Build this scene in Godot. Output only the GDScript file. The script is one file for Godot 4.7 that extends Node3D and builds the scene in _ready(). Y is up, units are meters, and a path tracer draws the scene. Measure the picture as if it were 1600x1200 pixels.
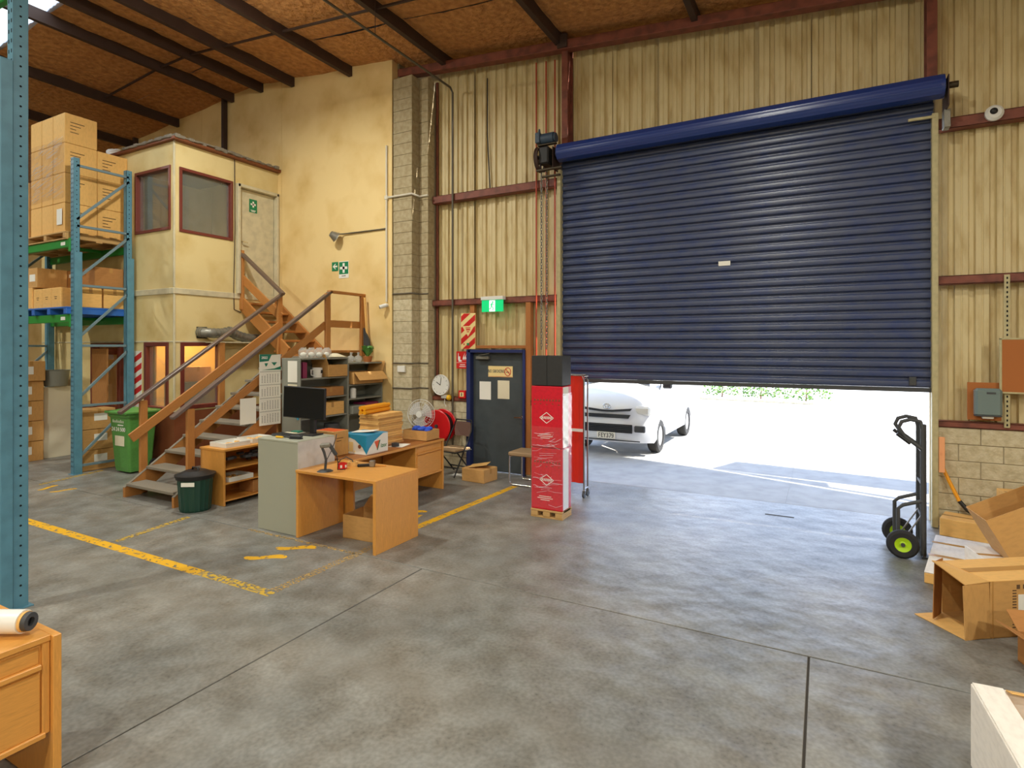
extends Node3D
# A warehouse bay with a half-open roller door. x runs right along the door wall, z towards the viewer, metres.

const FPX := 900.0        # focal length in pixels of the 1600 x 1200 frame
const EYE := Vector3(0, 2.05, 0)
const LAMP := Color(1.0, 0.995, 0.945)
var M := {}               # materials
var TX := {}              # textures
var rng := RandomNumberGenerator.new()
var taken := {}

func _ready():
	rng.seed = 20240
	# camera: level, turned 28.5 degrees left of the door wall's normal, lens shifted so that uprights stay upright
	var cam := Camera3D.new()
	cam.name = "camera"
	add_child(cam)
	cam.position = EYE
	cam.rotation.y = atan(488.0 / 900.0)
	cam.projection = Camera3D.PROJECTION_FRUSTUM
	cam.near = 0.05
	cam.far = 300.0
	cam.size = 1200.0 / FPX * cam.near
	cam.frustum_offset = Vector2(0, -57.0 / FPX * cam.near)
	cam.current = true
	# sky, exposure
	var e := Environment.new()
	e.background_mode = Environment.BG_SKY
	var sm := ProceduralSkyMaterial.new()
	sm.sky_top_color = Color(0.64, 0.73, 0.89)
	sm.sky_horizon_color = Color(0.88, 0.92, 0.97)
	sm.ground_bottom_color = Color(0.5, 0.5, 0.5)
	sm.ground_horizon_color = Color(0.7, 0.72, 0.75)
	sm.sky_energy_multiplier = 2.1
	sm.sun_angle_max = 5.0
	e.sky = Sky.new()
	e.sky.sky_material = sm
	e.tonemap_mode = Environment.TONE_MAPPER_LINEAR
	e.tonemap_exposure = 1.0
	e.sdfgi_enabled = true
	e.ssao_enabled = true
	e.ssil_enabled = true
	var we := WorldEnvironment.new()
	we.name = "world_environment"
	we.environment = e
	add_child(we)
	# the sun stands high to the right, a little beyond the door wall
	var sun := DirectionalLight3D.new()
	sun.name = "sun"
	add_child(sun)
	sun.look_at_from_position(Vector3(0.80, 1.25, -0.22) * 30.0, Vector3.ZERO)
	sun.light_energy = 5.5
	sun.light_color = Color(1.0, 0.97, 0.92)
	sun.light_angular_distance = 0.6
	sun.shadow_enabled = true
	make_materials()
	for l in [[-7.0, 6.74, -4.6, 17.0], [-0.8, 6.2, -3.9, 10.5], [-7.0, 6.74, 1.5, 25.0], [-0.8, 6.2, 1.8, 18.0], [5.5, 5.6, -1.4, 26.0], [5.5, 5.6, 4.5, 38.0], [-14.5, 6.6, -1.6, 20.0], [-2.5, 6.3, 7.0, 30.0]]:  # the outer lamps are added out of view to brighten side and front faces
		high_bay(Vector3(l[0], l[1], l[2]), l[3])
	build_floor()
	build_walls()
	build_door_wall()
	build_roof()
	build_office()
	build_roller_door()
	build_outside()
	build_services()
	build_stairs()
	build_racks()
	build_desks()
	build_shelving()
	build_wall_things()
	build_stock()
	build_right_side()

func high_bay(at: Vector3, energy: float):
	var t := thing("unseen_bay_lamp", "round high bay lamp out of view below the roof, outer ones added as fill", "lamp", at, 0.0, "high bay lamps")
	part(t, "cap", mb().lathe([Vector2(0.0, 0.2), Vector2(0.08, 0.19), Vector2(0.22, 0.1), Vector2(0.25, 0.07), Vector2(0.24, 0.07), Vector2(0.0, 0.14)], 24), "lamp_shell")
	part(t, "stem", mb().cyl(Vector3(0, 0.19, 0), Vector3(0, 0.3, 0), 0.02), "dark_grey")
	part(t, "lamp_globe", mb().ball(Vector3(0, -0.03, 0), Vector3(0.15, 0.13, 0.15), 20, 12), "lamp_glow")
	var l := AreaLight3D.new()
	l.name = "light"
	t.add_child(l)
	l.position = Vector3(0, -0.17, 0)
	l.rotation.x = -PI / 2
	l.area_size = Vector2(0.28, 0.28)
	l.light_color = LAMP
	l.light_energy = energy
	l.area_range = 40.0
	l.shadow_enabled = true
	var g := OmniLight3D.new()          # what the globe lets out sideways
	g.name = "globe_light"
	t.add_child(g)
	g.position = Vector3(0, -0.03, 0)
	g.light_size = 0.12
	g.light_color = LAMP
	g.light_energy = energy * 0.06
	g.omni_range = 40.0
	g.omni_attenuation = 2.0
	g.shadow_enabled = true

class MB:
	var V := PackedVector3Array()
	var N := PackedVector3Array()
	var U := PackedVector2Array()
	var xf := Transform3D()
	var uo := Vector2.ZERO
	func tri(a, b, c, na, nb, nc, ua, ub, uc):
		if (b - a).cross(c - a).dot(na + nb + nc) > 0.0:
			var t = b; b = c; c = t
			t = nb; nb = nc; nc = t
			t = ub; ub = uc; uc = t
		V.append(xf * a); V.append(xf * b); V.append(xf * c)
		N.append((xf.basis * na).normalized()); N.append((xf.basis * nb).normalized()); N.append((xf.basis * nc).normalized())
		U.append(ua + uo); U.append(ub + uo); U.append(uc + uo)
	func quad(a, b, c, d, out := Vector3.ZERO, ua := Vector2(0, 0), ub := Vector2(1, 0), uc := Vector2(1, 1), ud := Vector2(0, 1)) -> MB:
		var n = (b - a).cross(c - a)
		if n.length() < 1e-12: n = (c - a).cross(d - a)
		n = n.normalized()
		if n.dot(out) < 0.0: n = -n
		tri(a, b, c, n, n, n, ua, ub, uc)
		tri(a, c, d, n, n, n, ua, uc, ud)
		return self
	func face(p, out, g, k):       # flat polygon p; u runs along axis g
		var o = (g + 1) % 3
		if o == k: o = (g + 2) % 3
		var a = g
		if g == k: a = (k + 1) % 3; o = (k + 2) % 3
		for i in range(1, p.size() - 1):
			var n = (p[i] - p[0]).cross(p[i + 1] - p[0]).normalized()
			if n.dot(out) < 0: n = -n
			tri(p[0], p[i], p[i + 1], n, n, n, Vector2(p[0][a], p[0][o]), Vector2(p[i][a], p[i][o]), Vector2(p[i + 1][a], p[i + 1][o]))
	func box(c: Vector3, s: Vector3, ch := 0.0) -> MB:
		var h = s * 0.5
		var g = s.max_axis_index()
		ch = minf(ch, 0.45 * minf(h.x, minf(h.y, h.z)))
		var old = xf
		xf = xf * Transform3D(Basis(), c)
		for k in 3:
			var i = (k + 1) % 3
			var j = (k + 2) % 3
			for s1 in [-1.0, 1.0]:
				var p = []
				for q in [[-1, -1], [1, -1], [1, 1], [-1, 1]]:
					var v = Vector3.ZERO
					v[k] = s1 * h[k]; v[i] = q[0] * (h[i] - ch); v[j] = q[1] * (h[j] - ch)
					p.append(v)
				var n = Vector3.ZERO; n[k] = s1
				face(p, n, g, k)
		if ch > 0.0:
			for k in 3:
				var i = (k + 1) % 3
				var j = (k + 2) % 3
				for si in [-1.0, 1.0]:
					for sj in [-1.0, 1.0]:
						var p = []
						for q in [[-1, 0], [1, 0], [1, 1], [-1, 1]]:
							var v = Vector3.ZERO
							v[k] = q[0] * (h[k] - ch)
							v[i] = si * (h[i] - (ch if q[1] == 1 else 0.0)); v[j] = sj * (h[j] - (0.0 if q[1] == 1 else ch))
							p.append(v)
						var n = Vector3.ZERO; n[i] = si; n[j] = sj
						face(p, n, g, i)
			for sx in [-1.0, 1.0]:
				for sy in [-1.0, 1.0]:
					for sz in [-1.0, 1.0]:
						var w = Vector3(sx, sy, sz)
						var p = []
						for k in 3:
							var v = w * (h - Vector3.ONE * ch)
							v[k] = w[k] * h[k]
							p.append(v)
						face(p, w, g, 0)
		xf = old
		return self
	func obox(t: Transform3D, s: Vector3, ch := 0.0) -> MB:
		var old = xf
		xf = xf * t
		box(Vector3.ZERO, s, ch)
		xf = old
		return self
	func bar(a: Vector3, b: Vector3, w: float, h: float, up := Vector3.UP, ch := 0.0) -> MB:   # box from a to b, w sideways, h along up
		var x = (b - a).normalized()
		var z = x.cross(up).normalized()
		var y = z.cross(x).normalized()
		return obox(Transform3D(Basis(x, y, z), (a + b) * 0.5), Vector3((b - a).length(), h, w), ch)
	func cyl(a: Vector3, b: Vector3, r: float, r2 := -1.0, seg := 14, caps := true) -> MB:
		if r2 < 0: r2 = r
		var x = (b - a).normalized()
		var q = Vector3.UP if absf(x.y) < 0.9 else Vector3.RIGHT
		var e1 = x.cross(q).normalized()
		var e2 = x.cross(e1).normalized()
		var l = (b - a).length()
		for i in seg:
			var t0 = TAU * i / seg
			var t1 = TAU * (i + 1) / seg
			var d0 = e1 * cos(t0) + e2 * sin(t0)
			var d1 = e1 * cos(t1) + e2 * sin(t1)
			var u0 = float(i) / seg * TAU * r
			var u1 = float(i + 1) / seg * TAU * r
			tri(a + d0 * r, a + d1 * r, b + d1 * r2, d0, d1, d1, Vector2(0, u0), Vector2(0, u1), Vector2(l, u1))
			tri(a + d0 * r, b + d1 * r2, b + d0 * r2, d0, d1, d0, Vector2(0, u0), Vector2(l, u1), Vector2(l, u0))
			if caps:
				if r > 0: tri(a, a + d0 * r, a + d1 * r, -x, -x, -x, Vector2.ZERO, Vector2(d0.x, d0.y) * r, Vector2(d1.x, d1.y) * r)
				if r2 > 0: tri(b, b + d0 * r2, b + d1 * r2, x, x, x, Vector2.ZERO, Vector2(d0.x, d0.y) * r2, Vector2(d1.x, d1.y) * r2)
		return self
	func tube(pts: Array, r: float, seg := 8, closed := false) -> MB:
		var n = pts.size()
		var rings = []
		var e1 = Vector3.ZERO
		for i in n:
			var d
			if closed: d = pts[(i + 1) % n] - pts[(i - 1 + n) % n]
			else: d = pts[mini(i + 1, n - 1)] - pts[maxi(i - 1, 0)]
			d = d.normalized()
			if e1 == Vector3.ZERO:
				e1 = d.cross(Vector3.UP if absf(d.y) < 0.9 else Vector3.RIGHT).normalized()
			else:
				e1 = (e1 - d * e1.dot(d)).normalized()
			var e2 = d.cross(e1)
			var ring = []
			for j in seg:
				var t = TAU * j / seg
				ring.append(e1 * cos(t) + e2 * sin(t))
			rings.append(ring)
		var m = n if closed else n - 1
		for i in m:
			var k = (i + 1) % n
			for j in seg:
				var j2 = (j + 1) % seg
				var a = rings[i][j]; var b = rings[i][j2]; var c = rings[k][j2]; var d = rings[k][j]
				tri(pts[i] + a * r, pts[i] + b * r, pts[k] + c * r, a, b, c, Vector2(i, j), Vector2(i, j + 1), Vector2(i + 1, j + 1))
				tri(pts[i] + a * r, pts[k] + c * r, pts[k] + d * r, a, c, d, Vector2(i, j), Vector2(i + 1, j + 1), Vector2(i + 1, j))
		if not closed:
			for e in [[0, 1], [n - 1, n - 2]]:
				var x = (pts[e[0]] - pts[e[1]]).normalized()
				for j in range(1, seg - 1):
					tri(pts[e[0]] + rings[e[0]][0] * r, pts[e[0]] + rings[e[0]][j] * r, pts[e[0]] + rings[e[0]][j + 1] * r, x, x, x, Vector2.ZERO, Vector2.ZERO, Vector2.ZERO)
		return self
	func lathe(prof: Array, seg := 24, origin := Vector3.ZERO, bs := Basis(), rib := 0.0, ribs := 0) -> MB:   # prof: Vector2(radius, height)
		var old = xf
		xf = xf * Transform3D(bs, origin)
		var n = prof.size()
		var pt = func(p, t): 
			var rr = p.x
			if ribs > 0: rr += rib * (0.5 + 0.5 * cos(t * ribs))
			return Vector3(cos(t) * rr, p.y, sin(t) * rr)
		for i in n - 1:
			var dp = prof[i + 1] - prof[i]
			if dp.length() < 1e-6: continue
			var nn = Vector2(dp.y, -dp.x).normalized()
			for j in seg:
				var t0 = TAU * j / seg
				var t1 = TAU * (j + 1) / seg
				var n0 = Vector3(cos(t0) * nn.x, nn.y, sin(t0) * nn.x)
				var n1 = Vector3(cos(t1) * nn.x, nn.y, sin(t1) * nn.x)
				var a = pt.call(prof[i], t0); var b = pt.call(prof[i], t1); var c = pt.call(prof[i + 1], t1); var d = pt.call(prof[i + 1], t0)
				if ribs > 0:
					n0 = (b - a).cross(d - a).normalized()
					if n0.dot(Vector3(cos(t0), 0, sin(t0))) < 0: n0 = -n0
					n1 = n0
				tri(a, b, c, n0, n1, n1, Vector2(t0, prof[i].y), Vector2(t1, prof[i].y), Vector2(t1, prof[i + 1].y))
				tri(a, c, d, n0, n1, n0, Vector2(t0, prof[i].y), Vector2(t1, prof[i + 1].y), Vector2(t0, prof[i + 1].y))
		xf = old
		return self
	func prism(poly: PackedVector2Array, z0: float, z1: float, t := Transform3D()) -> MB:   # polygon in xy, extruded along z
		var old = xf
		xf = xf * t
		var id = Geometry2D.triangulate_polygon(poly)
		for z in [z0, z1]:
			var n = Vector3(0, 0, 1 if z == maxf(z0, z1) else -1)
			for i in range(0, id.size(), 3):
				var a = poly[id[i]]; var b = poly[id[i + 1]]; var c = poly[id[i + 2]]
				tri(Vector3(a.x, a.y, z), Vector3(b.x, b.y, z), Vector3(c.x, c.y, z), n, n, n, a, b, c)
		var area = 0.0
		for i in poly.size():
			area += poly[i].cross(poly[(i + 1) % poly.size()])
		var run = 0.0
		for i in poly.size():
			var a = poly[i]; var b = poly[(i + 1) % poly.size()]
			var e = (b - a)
			var o = Vector3(e.y, -e.x, 0) * signf(area)
			quad(Vector3(a.x, a.y, z0), Vector3(b.x, b.y, z0), Vector3(b.x, b.y, z1), Vector3(a.x, a.y, z1), o, Vector2(run, z0), Vector2(run + e.length(), z0), Vector2(run + e.length(), z1), Vector2(run, z1))
			run += e.length()
		xf = old
		return self
	func grid(nx: int, ny: int, f: Callable, flip := false) -> MB:     # f(u, v) -> Vector3, smooth
		var p = []
		for j in ny + 1:
			for i in nx + 1:
				p.append(f.call(float(i) / nx, float(j) / ny))
		var w = nx + 1
		var nn = []
		for j in ny + 1:
			for i in nx + 1:
				var du = p[j * w + mini(i + 1, nx)] - p[j * w + maxi(i - 1, 0)]
				var dv = p[mini(j + 1, ny) * w + i] - p[maxi(j - 1, 0) * w + i]
				var n = du.cross(dv)
				n = n.normalized() if n.length() > 1e-12 else Vector3.UP
				nn.append(-n if flip else n)
		for j in ny:
			for i in nx:
				var a = j * w + i; var b = a + 1; var c = a + w + 1; var d = a + w
				var ua = Vector2(float(i) / nx, float(j) / ny); var uc = Vector2(float(i + 1) / nx, float(j + 1) / ny)
				tri(p[a], p[b], p[c], nn[a], nn[b], nn[c], ua, Vector2(uc.x, ua.y), uc)
				tri(p[a], p[c], p[d], nn[a], nn[c], nn[d], ua, uc, Vector2(ua.x, uc.y))
		return self
	func ball(c: Vector3, r: Vector3, nu := 14, nv := 8) -> MB:
		return grid(nu, nv, func(u, v): return c + Vector3(cos(u * TAU) * sin(v * PI), cos(v * PI), sin(u * TAU) * sin(v * PI)) * r)
	func mesh(into: ArrayMesh = null) -> ArrayMesh:
		var am = into if into else ArrayMesh.new()
		if V.is_empty(): return am
		var a = []
		a.resize(Mesh.ARRAY_MAX)
		a[Mesh.ARRAY_VERTEX] = V; a[Mesh.ARRAY_NORMAL] = N; a[Mesh.ARRAY_TEX_UV] = U
		am.add_surface_from_arrays(Mesh.PRIMITIVE_TRIANGLES, a)
		return am

func mb() -> MB:
	var b = MB.new()
	b.uo = Vector2(rng.randf() * 3.0, rng.randf() * 3.0)
	return b

func numbered(called: String) -> String:
	var k: int = taken.get(called, 0)
	taken[called] = k + 1
	return called if k == 0 else "%s_%03d" % [called, k]

func thing(called: String, label: String, category: String, at := Vector3.ZERO, turn := 0.0, group := "") -> Node3D:
	var o := Node3D.new()
	o.name = numbered(called)
	add_child(o)
	o.position = at; o.rotation.y = turn
	o.set_meta("label", label); o.set_meta("category", category)
	if group: o.set_meta("group", group)
	return o

func part(par: Node, called: String, b, m, label := "") -> MeshInstance3D:
	var o := MeshInstance3D.new()
	o.name = called
	o.mesh = b.mesh() if b is MB else b
	if m != null: o.material_override = m if m is Material else M[m]
	par.add_child(o, true)
	if label: o.set_meta("label", label)
	return o

func solo(called: String, label: String, category: String, b, m, at := Vector3.ZERO, turn := 0.0, group := "") -> MeshInstance3D:
	var o := part(self, numbered(called), b, m, label)
	o.set_meta("category", category)
	o.position = at; o.rotation.y = turn
	if group: o.set_meta("group", group)
	return o

func setting(called: String, b = null, m = null, at := Vector3.ZERO) -> Node3D:
	var o: Node3D
	if b == null:
		o = Node3D.new()
		o.name = called
		add_child(o)
	else:
		o = part(self, called, b, m)
	o.position = at
	o.set_meta("kind", "structure")
	return o

func copy(o: Node3D, at: Vector3, turn: float, label := "", group := "") -> Node3D:
	var c: Node3D = o.duplicate()
	c.name = numbered(String(o.name).rstrip("0123456789").rstrip("_"))
	add_child(c)
	c.position = at; c.rotation.y = turn
	if label: c.set_meta("label", label)
	if group: c.set_meta("group", group)
	return c

func text(par: Node, s: String, high: float, m, at: Vector3, turn := 0.0, called := "lettering", squeeze := 1.0) -> MeshInstance3D:
	var t := TextMesh.new()
	var f := SystemFont.new()
	f.font_names = PackedStringArray(["Droid Sans"])
	f.font_weight = 700
	t.font = f
	t.text = s
	t.font_size = 32
	t.pixel_size = high / 23.0
	t.depth = 0.0012
	t.curve_step = 4.0
	var o := MeshInstance3D.new()
	o.name = called
	o.mesh = t
	o.material_override = m if m is Material else M[m]
	par.add_child(o, true)
	o.position = at
	o.rotation.y = turn
	o.scale.x = squeeze
	return o

func mat(key: String, c: Color, rough := 0.8, o := {}) -> StandardMaterial3D:
	var m := StandardMaterial3D.new()
	m.resource_name = key
	m.albedo_color = c
	m.roughness = rough
	m.metallic = o.get("metal", 0.0)
	if o.has("tex"):
		m.albedo_texture = TX[o.tex]
		var s = o.get("scale", Vector3.ONE)
		m.uv1_scale = s if s is Vector3 else Vector3.ONE * s
	if o.has("normal"):
		m.normal_enabled = true
		m.normal_texture = TX[o.normal]
		m.normal_scale = o.get("bump", 0.5)
		if not o.has("tex"):
			var s = o.get("scale", Vector3.ONE)
			m.uv1_scale = s if s is Vector3 else Vector3.ONE * s
	if o.get("world", false):
		m.uv1_triplanar = true; m.uv1_world_triplanar = true
	elif o.get("tri", false):
		m.uv1_triplanar = true
	if o.has("alpha"):
		m.transparency = BaseMaterial3D.TRANSPARENCY_ALPHA
		m.albedo_color.a = o.alpha
	if o.has("cut"):
		m.transparency = BaseMaterial3D.TRANSPARENCY_ALPHA_SCISSOR
		m.alpha_scissor_threshold = o.cut
	if o.has("glow"):
		m.emission_enabled = true
		m.emission = o.get("glow_color", c)
		m.emission_energy_multiplier = o.glow
	if o.has("spec"): m.metallic_specular = o.spec
	if o.has("back"):
		m.backlight_enabled = true
		m.backlight = o.back
	if o.has("coat"):
		m.clearcoat_enabled = true; m.clearcoat = o.coat; m.clearcoat_roughness = 0.2
	if o.has("sheen"):
		m.rim_enabled = true; m.rim = o.sheen
	m.cull_mode = BaseMaterial3D.CULL_DISABLED
	M[key] = m
	return m

func c8(r, g, b) -> Color:
	return Color(r / 255.0, g / 255.0, b / 255.0)

func ramp(cols: Array, offs: Array) -> Gradient:
	var g := Gradient.new()
	g.colors = PackedColorArray(cols)
	g.offsets = PackedFloat32Array(offs)
	return g

func noise_tex(key: String, freq: float, cols: Array, offs: Array, sd := 1, size := 512, oct := 4, kind := FastNoiseLite.TYPE_SIMPLEX_SMOOTH, bump := -1.0):
	var n := FastNoiseLite.new()
	n.seed = sd
	n.noise_type = kind
	n.frequency = freq
	n.fractal_octaves = oct
	var t := NoiseTexture2D.new()
	t.width = size; t.height = size
	t.seamless = true
	t.noise = n
	if bump >= 0.0:
		t.as_normal_map = true
		t.bump_strength = bump
	else:
		t.color_ramp = ramp(cols, offs)
	TX[key] = t

func grey(v: float) -> Color:
	return Color(v, v, v)

func field(sd: int, freq: float, size: int, oct := 4, kind := FastNoiseLite.TYPE_SIMPLEX_SMOOTH) -> PackedByteArray:
	var n := FastNoiseLite.new()
	n.seed = sd; n.frequency = freq; n.fractal_octaves = oct; n.noise_type = kind
	var im := n.get_seamless_image(size, size)
	im.convert(Image.FORMAT_L8)
	return im.get_data()

func make_textures():
	var W := Color.WHITE
	noise_tex("wood", 0.012, [grey(0.84), grey(0.95), grey(0.91), W], [0.0, 0.4, 0.55, 1.0], 3, 512, 5)
	noise_tex("mottle", 0.012, [grey(0.92), grey(0.97), W], [0.15, 0.5, 0.85], 5, 512, 5)
	noise_tex("fine", 0.08, [grey(0.93), grey(0.98), W], [0.1, 0.5, 0.9], 7, 256, 3)
	noise_tex("card", 0.02, [grey(0.95), grey(0.985), W], [0.1, 0.5, 0.9], 9, 256, 5)
	noise_tex("stain", 0.006, [c8(232, 222, 200), c8(246, 241, 230), W, W], [0.0, 0.25, 0.6, 1.0], 11, 512, 6)
	noise_tex("clad", 0.008, [c8(228, 218, 200), c8(244, 240, 232), W, W], [0.05, 0.35, 0.6, 1.0], 12, 512, 6)
	noise_tex("block", 0.03, [c8(226, 222, 212), c8(243, 240, 234), W], [0.1, 0.42, 0.75], 13, 512, 6)
	noise_tex("dust", 0.012, [c8(60, 75, 120), c8(68, 80, 117), c8(75, 85, 115), c8(82, 90, 114)], [0.12, 0.3, 0.5, 0.85], 15, 512, 5)
	noise_tex("wool", 0.03, [c8(172, 116, 66), c8(196, 138, 80), c8(216, 158, 96)], [0.1, 0.5, 0.9], 17, 512, 6)
	noise_tex("rust", 0.02, [c8(104, 56, 42), c8(126, 68, 52), c8(136, 76, 58)], [0.15, 0.5, 0.9], 19, 256, 5)
	noise_tex("paint", 0.03, [Color(1, 1, 1, 0.0), Color(1, 1, 1, 0.3), Color(1, 1, 1, 0.7), Color(1, 1, 1, 1)], [0.2, 0.4, 0.6, 0.8], 21, 512, 6)
	noise_tex("ground", 0.01, [grey(0.9), grey(0.96), W], [0.1, 0.5, 0.9], 23, 512, 6)
	noise_tex("leafy", 0.05, [c8(30, 60, 18), c8(80, 130, 40), c8(170, 190, 80)], [0.2, 0.5, 0.8], 24, 256, 4)
	noise_tex("n_fine", 0.06, [], [], 25, 256, 4, FastNoiseLite.TYPE_SIMPLEX_SMOOTH, 4.0)
	noise_tex("n_block", 0.09, [], [], 27, 512, 4, FastNoiseLite.TYPE_SIMPLEX_SMOOTH, 7.0)
	noise_tex("n_wool", 0.03, [], [], 29, 512, 5, FastNoiseLite.TYPE_SIMPLEX_SMOOTH, 10.0)
	noise_tex("n_film", 0.012, [], [], 31, 512, 4, FastNoiseLite.TYPE_SIMPLEX_SMOOTH, 12.0)
	# trowelled concrete: broad blotches, finer clouds, speckle, scuffs and stray dark spots
	var S := 1408
	var a := field(41, 0.0022, S, 4)
	var b := field(42, 0.012, S, 5)
	var c := field(43, 0.12, S, 2)
	var d := field(44, 0.006, S, 3, FastNoiseLite.TYPE_CELLULAR)
	var px := PackedByteArray()
	px.resize(S * S * 3)
	var k := 0
	for i in S * S:
		var v: float = 0.505 + (a[i] - 128) * 0.0004 + (b[i] - 128) * 0.0006 + (c[i] - 128) * 0.0004 + (d[i] - 128) * 0.00012
		if c[i] < 46 and b[i] < 120: v -= 0.05
		var w: float = (a[i] - b[i]) * 0.00008
		px[k] = clampi(int((v + w) * 255.0), 0, 255)
		px[k + 1] = clampi(int((v - 0.002) * 255.0), 0, 255)
		px[k + 2] = clampi(int((v - 0.022 - w) * 255.0), 0, 255)
		k += 3
	TX["concrete"] = ImageTexture.create_from_image(Image.create_from_data(S, S, false, Image.FORMAT_RGB8, px))

func make_materials():
	make_textures()
	var wood := Vector3(0.9, 9.0, 1)
	mat("concrete", Color(0.98, 0.97, 0.96), 0.42, {"tex": "concrete", "scale": 0.16, "world": true, "normal": "n_fine", "bump": 0.12, "spec": 0.45})
	mat("joint", c8(58, 53, 46), 0.95)
	mat("apron", c8(164, 163, 160), 0.8, {"tex": "ground", "scale": 0.5, "world": true})
	mat("asphalt", c8(190, 188, 182), 0.9, {"tex": "ground", "scale": 0.3, "world": true})
	mat("yellow_paint", c8(226, 172, 20), 0.6, {"tex": "paint", "scale": 0.9, "world": true, "cut": 0.12})
	mat("worn_paint", c8(196, 160, 50), 0.7, {"tex": "paint", "scale": 1.3, "world": true, "cut": 0.4})
	mat("faint_paint", c8(186, 150, 78), 0.8, {"tex": "paint", "scale": 2.1, "world": true, "cut": 0.62})
	mat("plaster", c8(236, 208, 148), 0.85, {"tex": "stain", "scale": 0.3, "world": true})
	mat("office_wall", c8(226, 206, 150), 0.75, {"tex": "stain", "scale": 0.4, "world": true})
	mat("trim_cream", c8(214, 204, 172), 0.6, {"tex": "mottle", "scale": 0.8, "tri": true})
	mat("cladding", c8(214, 196, 148), 0.5, {"tex": "clad", "scale": Vector3(1.3, 0.35, 1.3), "world": true, "metal": 0.0})
	mat("block", c8(205, 194, 164), 0.92, {"tex": "block", "scale": 0.6, "world": true, "normal": "n_block", "bump": 0.2})
	mat("upper_block", c8(180, 166, 134), 0.92, {"tex": "block", "scale": 0.6, "world": true, "normal": "n_block", "bump": 0.2})  # slightly darker block for the upper courses of the pier
	mat("mortar", c8(150, 140, 116), 0.95)
	mat("oxide", c8(255, 255, 255), 0.6, {"tex": "rust", "scale": 0.8, "world": true})
	mat("dark_steel", c8(66, 46, 38), 0.65, {"tex": "mottle", "scale": 0.6, "world": true})
	mat("wool", c8(255, 255, 255), 0.95, {"tex": "wool", "scale": 0.45, "world": true, "normal": "n_wool", "bump": 0.9})
	mat("roof_sheet", c8(170, 172, 172), 0.5, {"metal": 0.3})
	mat("rooflight", c8(240, 244, 240), 0.4, {"back": c8(225, 235, 235)})
	mat("red_pipe", c8(176, 66, 38), 0.45)
	mat("grey_pipe", c8(92, 84, 70), 0.5)
	mat("white_pipe", c8(214, 208, 190), 0.45)
	mat("slat", c8(230, 232, 238), 0.3, {"tex": "dust", "scale": Vector3(0.5, 0.9, 0.5), "world": true})
	mat("door_paint", c8(30, 56, 124), 0.28, {"spec": 0.6})
	mat("guide", c8(190, 178, 134), 0.5, {"tex": "mottle", "scale": 1.5, "tri": true})
	mat("alu", c8(170, 170, 168), 0.35, {"metal": 0.8})
	mat("steel", c8(150, 150, 150), 0.35, {"metal": 0.9})
	mat("chrome", c8(205, 205, 205), 0.15, {"metal": 1.0})
	mat("galv", c8(150, 148, 138), 0.45, {"metal": 0.6, "tex": "mottle", "scale": 2.0, "tri": true})
	mat("black", c8(24, 24, 25), 0.5)
	mat("rubber", c8(38, 38, 40), 0.85)
	mat("screen", c8(20, 22, 24), 0.22)
	mat("dark_grey", c8(62, 64, 66), 0.55)
	mat("motor", c8(58, 76, 96), 0.5, {"tex": "mottle", "scale": 3.0, "tri": true})
	mat("grease", c8(64, 54, 36), 0.5, {"metal": 0.4})
	mat("door_leaf", c8(70, 78, 82), 0.5, {"tex": "mottle", "scale": 0.6, "tri": true})
	mat("door_blue", c8(36, 48, 100), 0.45)
	mat("studwood", c8(186, 118, 58), 0.7, {"tex": "wood", "scale": wood})
	mat("stairwood", c8(196, 132, 68), 0.55, {"tex": "wood", "scale": wood})
	mat("railwood", c8(112, 92, 82), 0.35, {"tex": "wood", "scale": wood})
	mat("tread", c8(140, 131, 116), 0.8, {"tex": "wood", "scale": wood})
	mat("darkwood", c8(138, 78, 46), 0.55, {"tex": "wood", "scale": wood})
	mat("redwood", c8(124, 56, 46), 0.45, {"tex": "wood", "scale": wood})
	mat("reddoor", c8(160, 66, 34), 0.45, {"tex": "wood", "scale": wood})
	mat("deskwood", c8(232, 164, 78), 0.38, {"tex": "wood", "scale": Vector3(0.7, 7, 1)})
	mat("deskdark", c8(168, 104, 48), 0.5, {"tex": "wood", "scale": wood})
	mat("pallet", c8(206, 164, 104), 0.8, {"tex": "wood", "scale": wood})
	mat("blue_plastic", c8(44, 104, 190), 0.45)
	mat("green_plastic", c8(90, 152, 72), 0.42, {"tex": "fine", "scale": 1.0, "tri": true})
	mat("bin_green", c8(22, 62, 50), 0.4)
	mat("rack_blue", c8(92, 144, 166), 0.45, {"tex": "mottle", "scale": 0.9, "world": true})
	mat("rack_hole", c8(12, 14, 16), 0.9)
	mat("beam_green", c8(38, 140, 58), 0.4)
	mat("card", c8(204, 156, 92), 0.8, {"tex": "card", "scale": Vector3(2, 5, 1)})
	mat("card_pale", c8(234, 184, 108), 0.8, {"tex": "card", "scale": Vector3(2, 5, 1)})
	mat("card_dark", c8(176, 122, 66), 0.8, {"tex": "card", "scale": Vector3(2, 5, 1)})
	mat("card_white", c8(244, 238, 228), 0.7, {"tex": "card", "scale": Vector3(2, 5, 1)})
	mat("tape", c8(186, 140, 80), 0.25)
	mat("film", c8(226, 230, 240), 0.06, {"alpha": 0.03})
	mat("film_glint", c8(228, 232, 242), 0.2, {"spec": 0.7})  # blue-white highlights of the film put into the colour
	mat("print", c8(96, 70, 44), 0.8)
	mat("paper", c8(236, 234, 224), 0.8)
	mat("paper_cream", c8(226, 218, 190), 0.8)
	mat("ink", c8(88, 88, 86), 0.8)
	mat("calendar_green", c8(18, 116, 92), 0.6)
	mat("cabinet", c8(166, 167, 150), 0.45)
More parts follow.
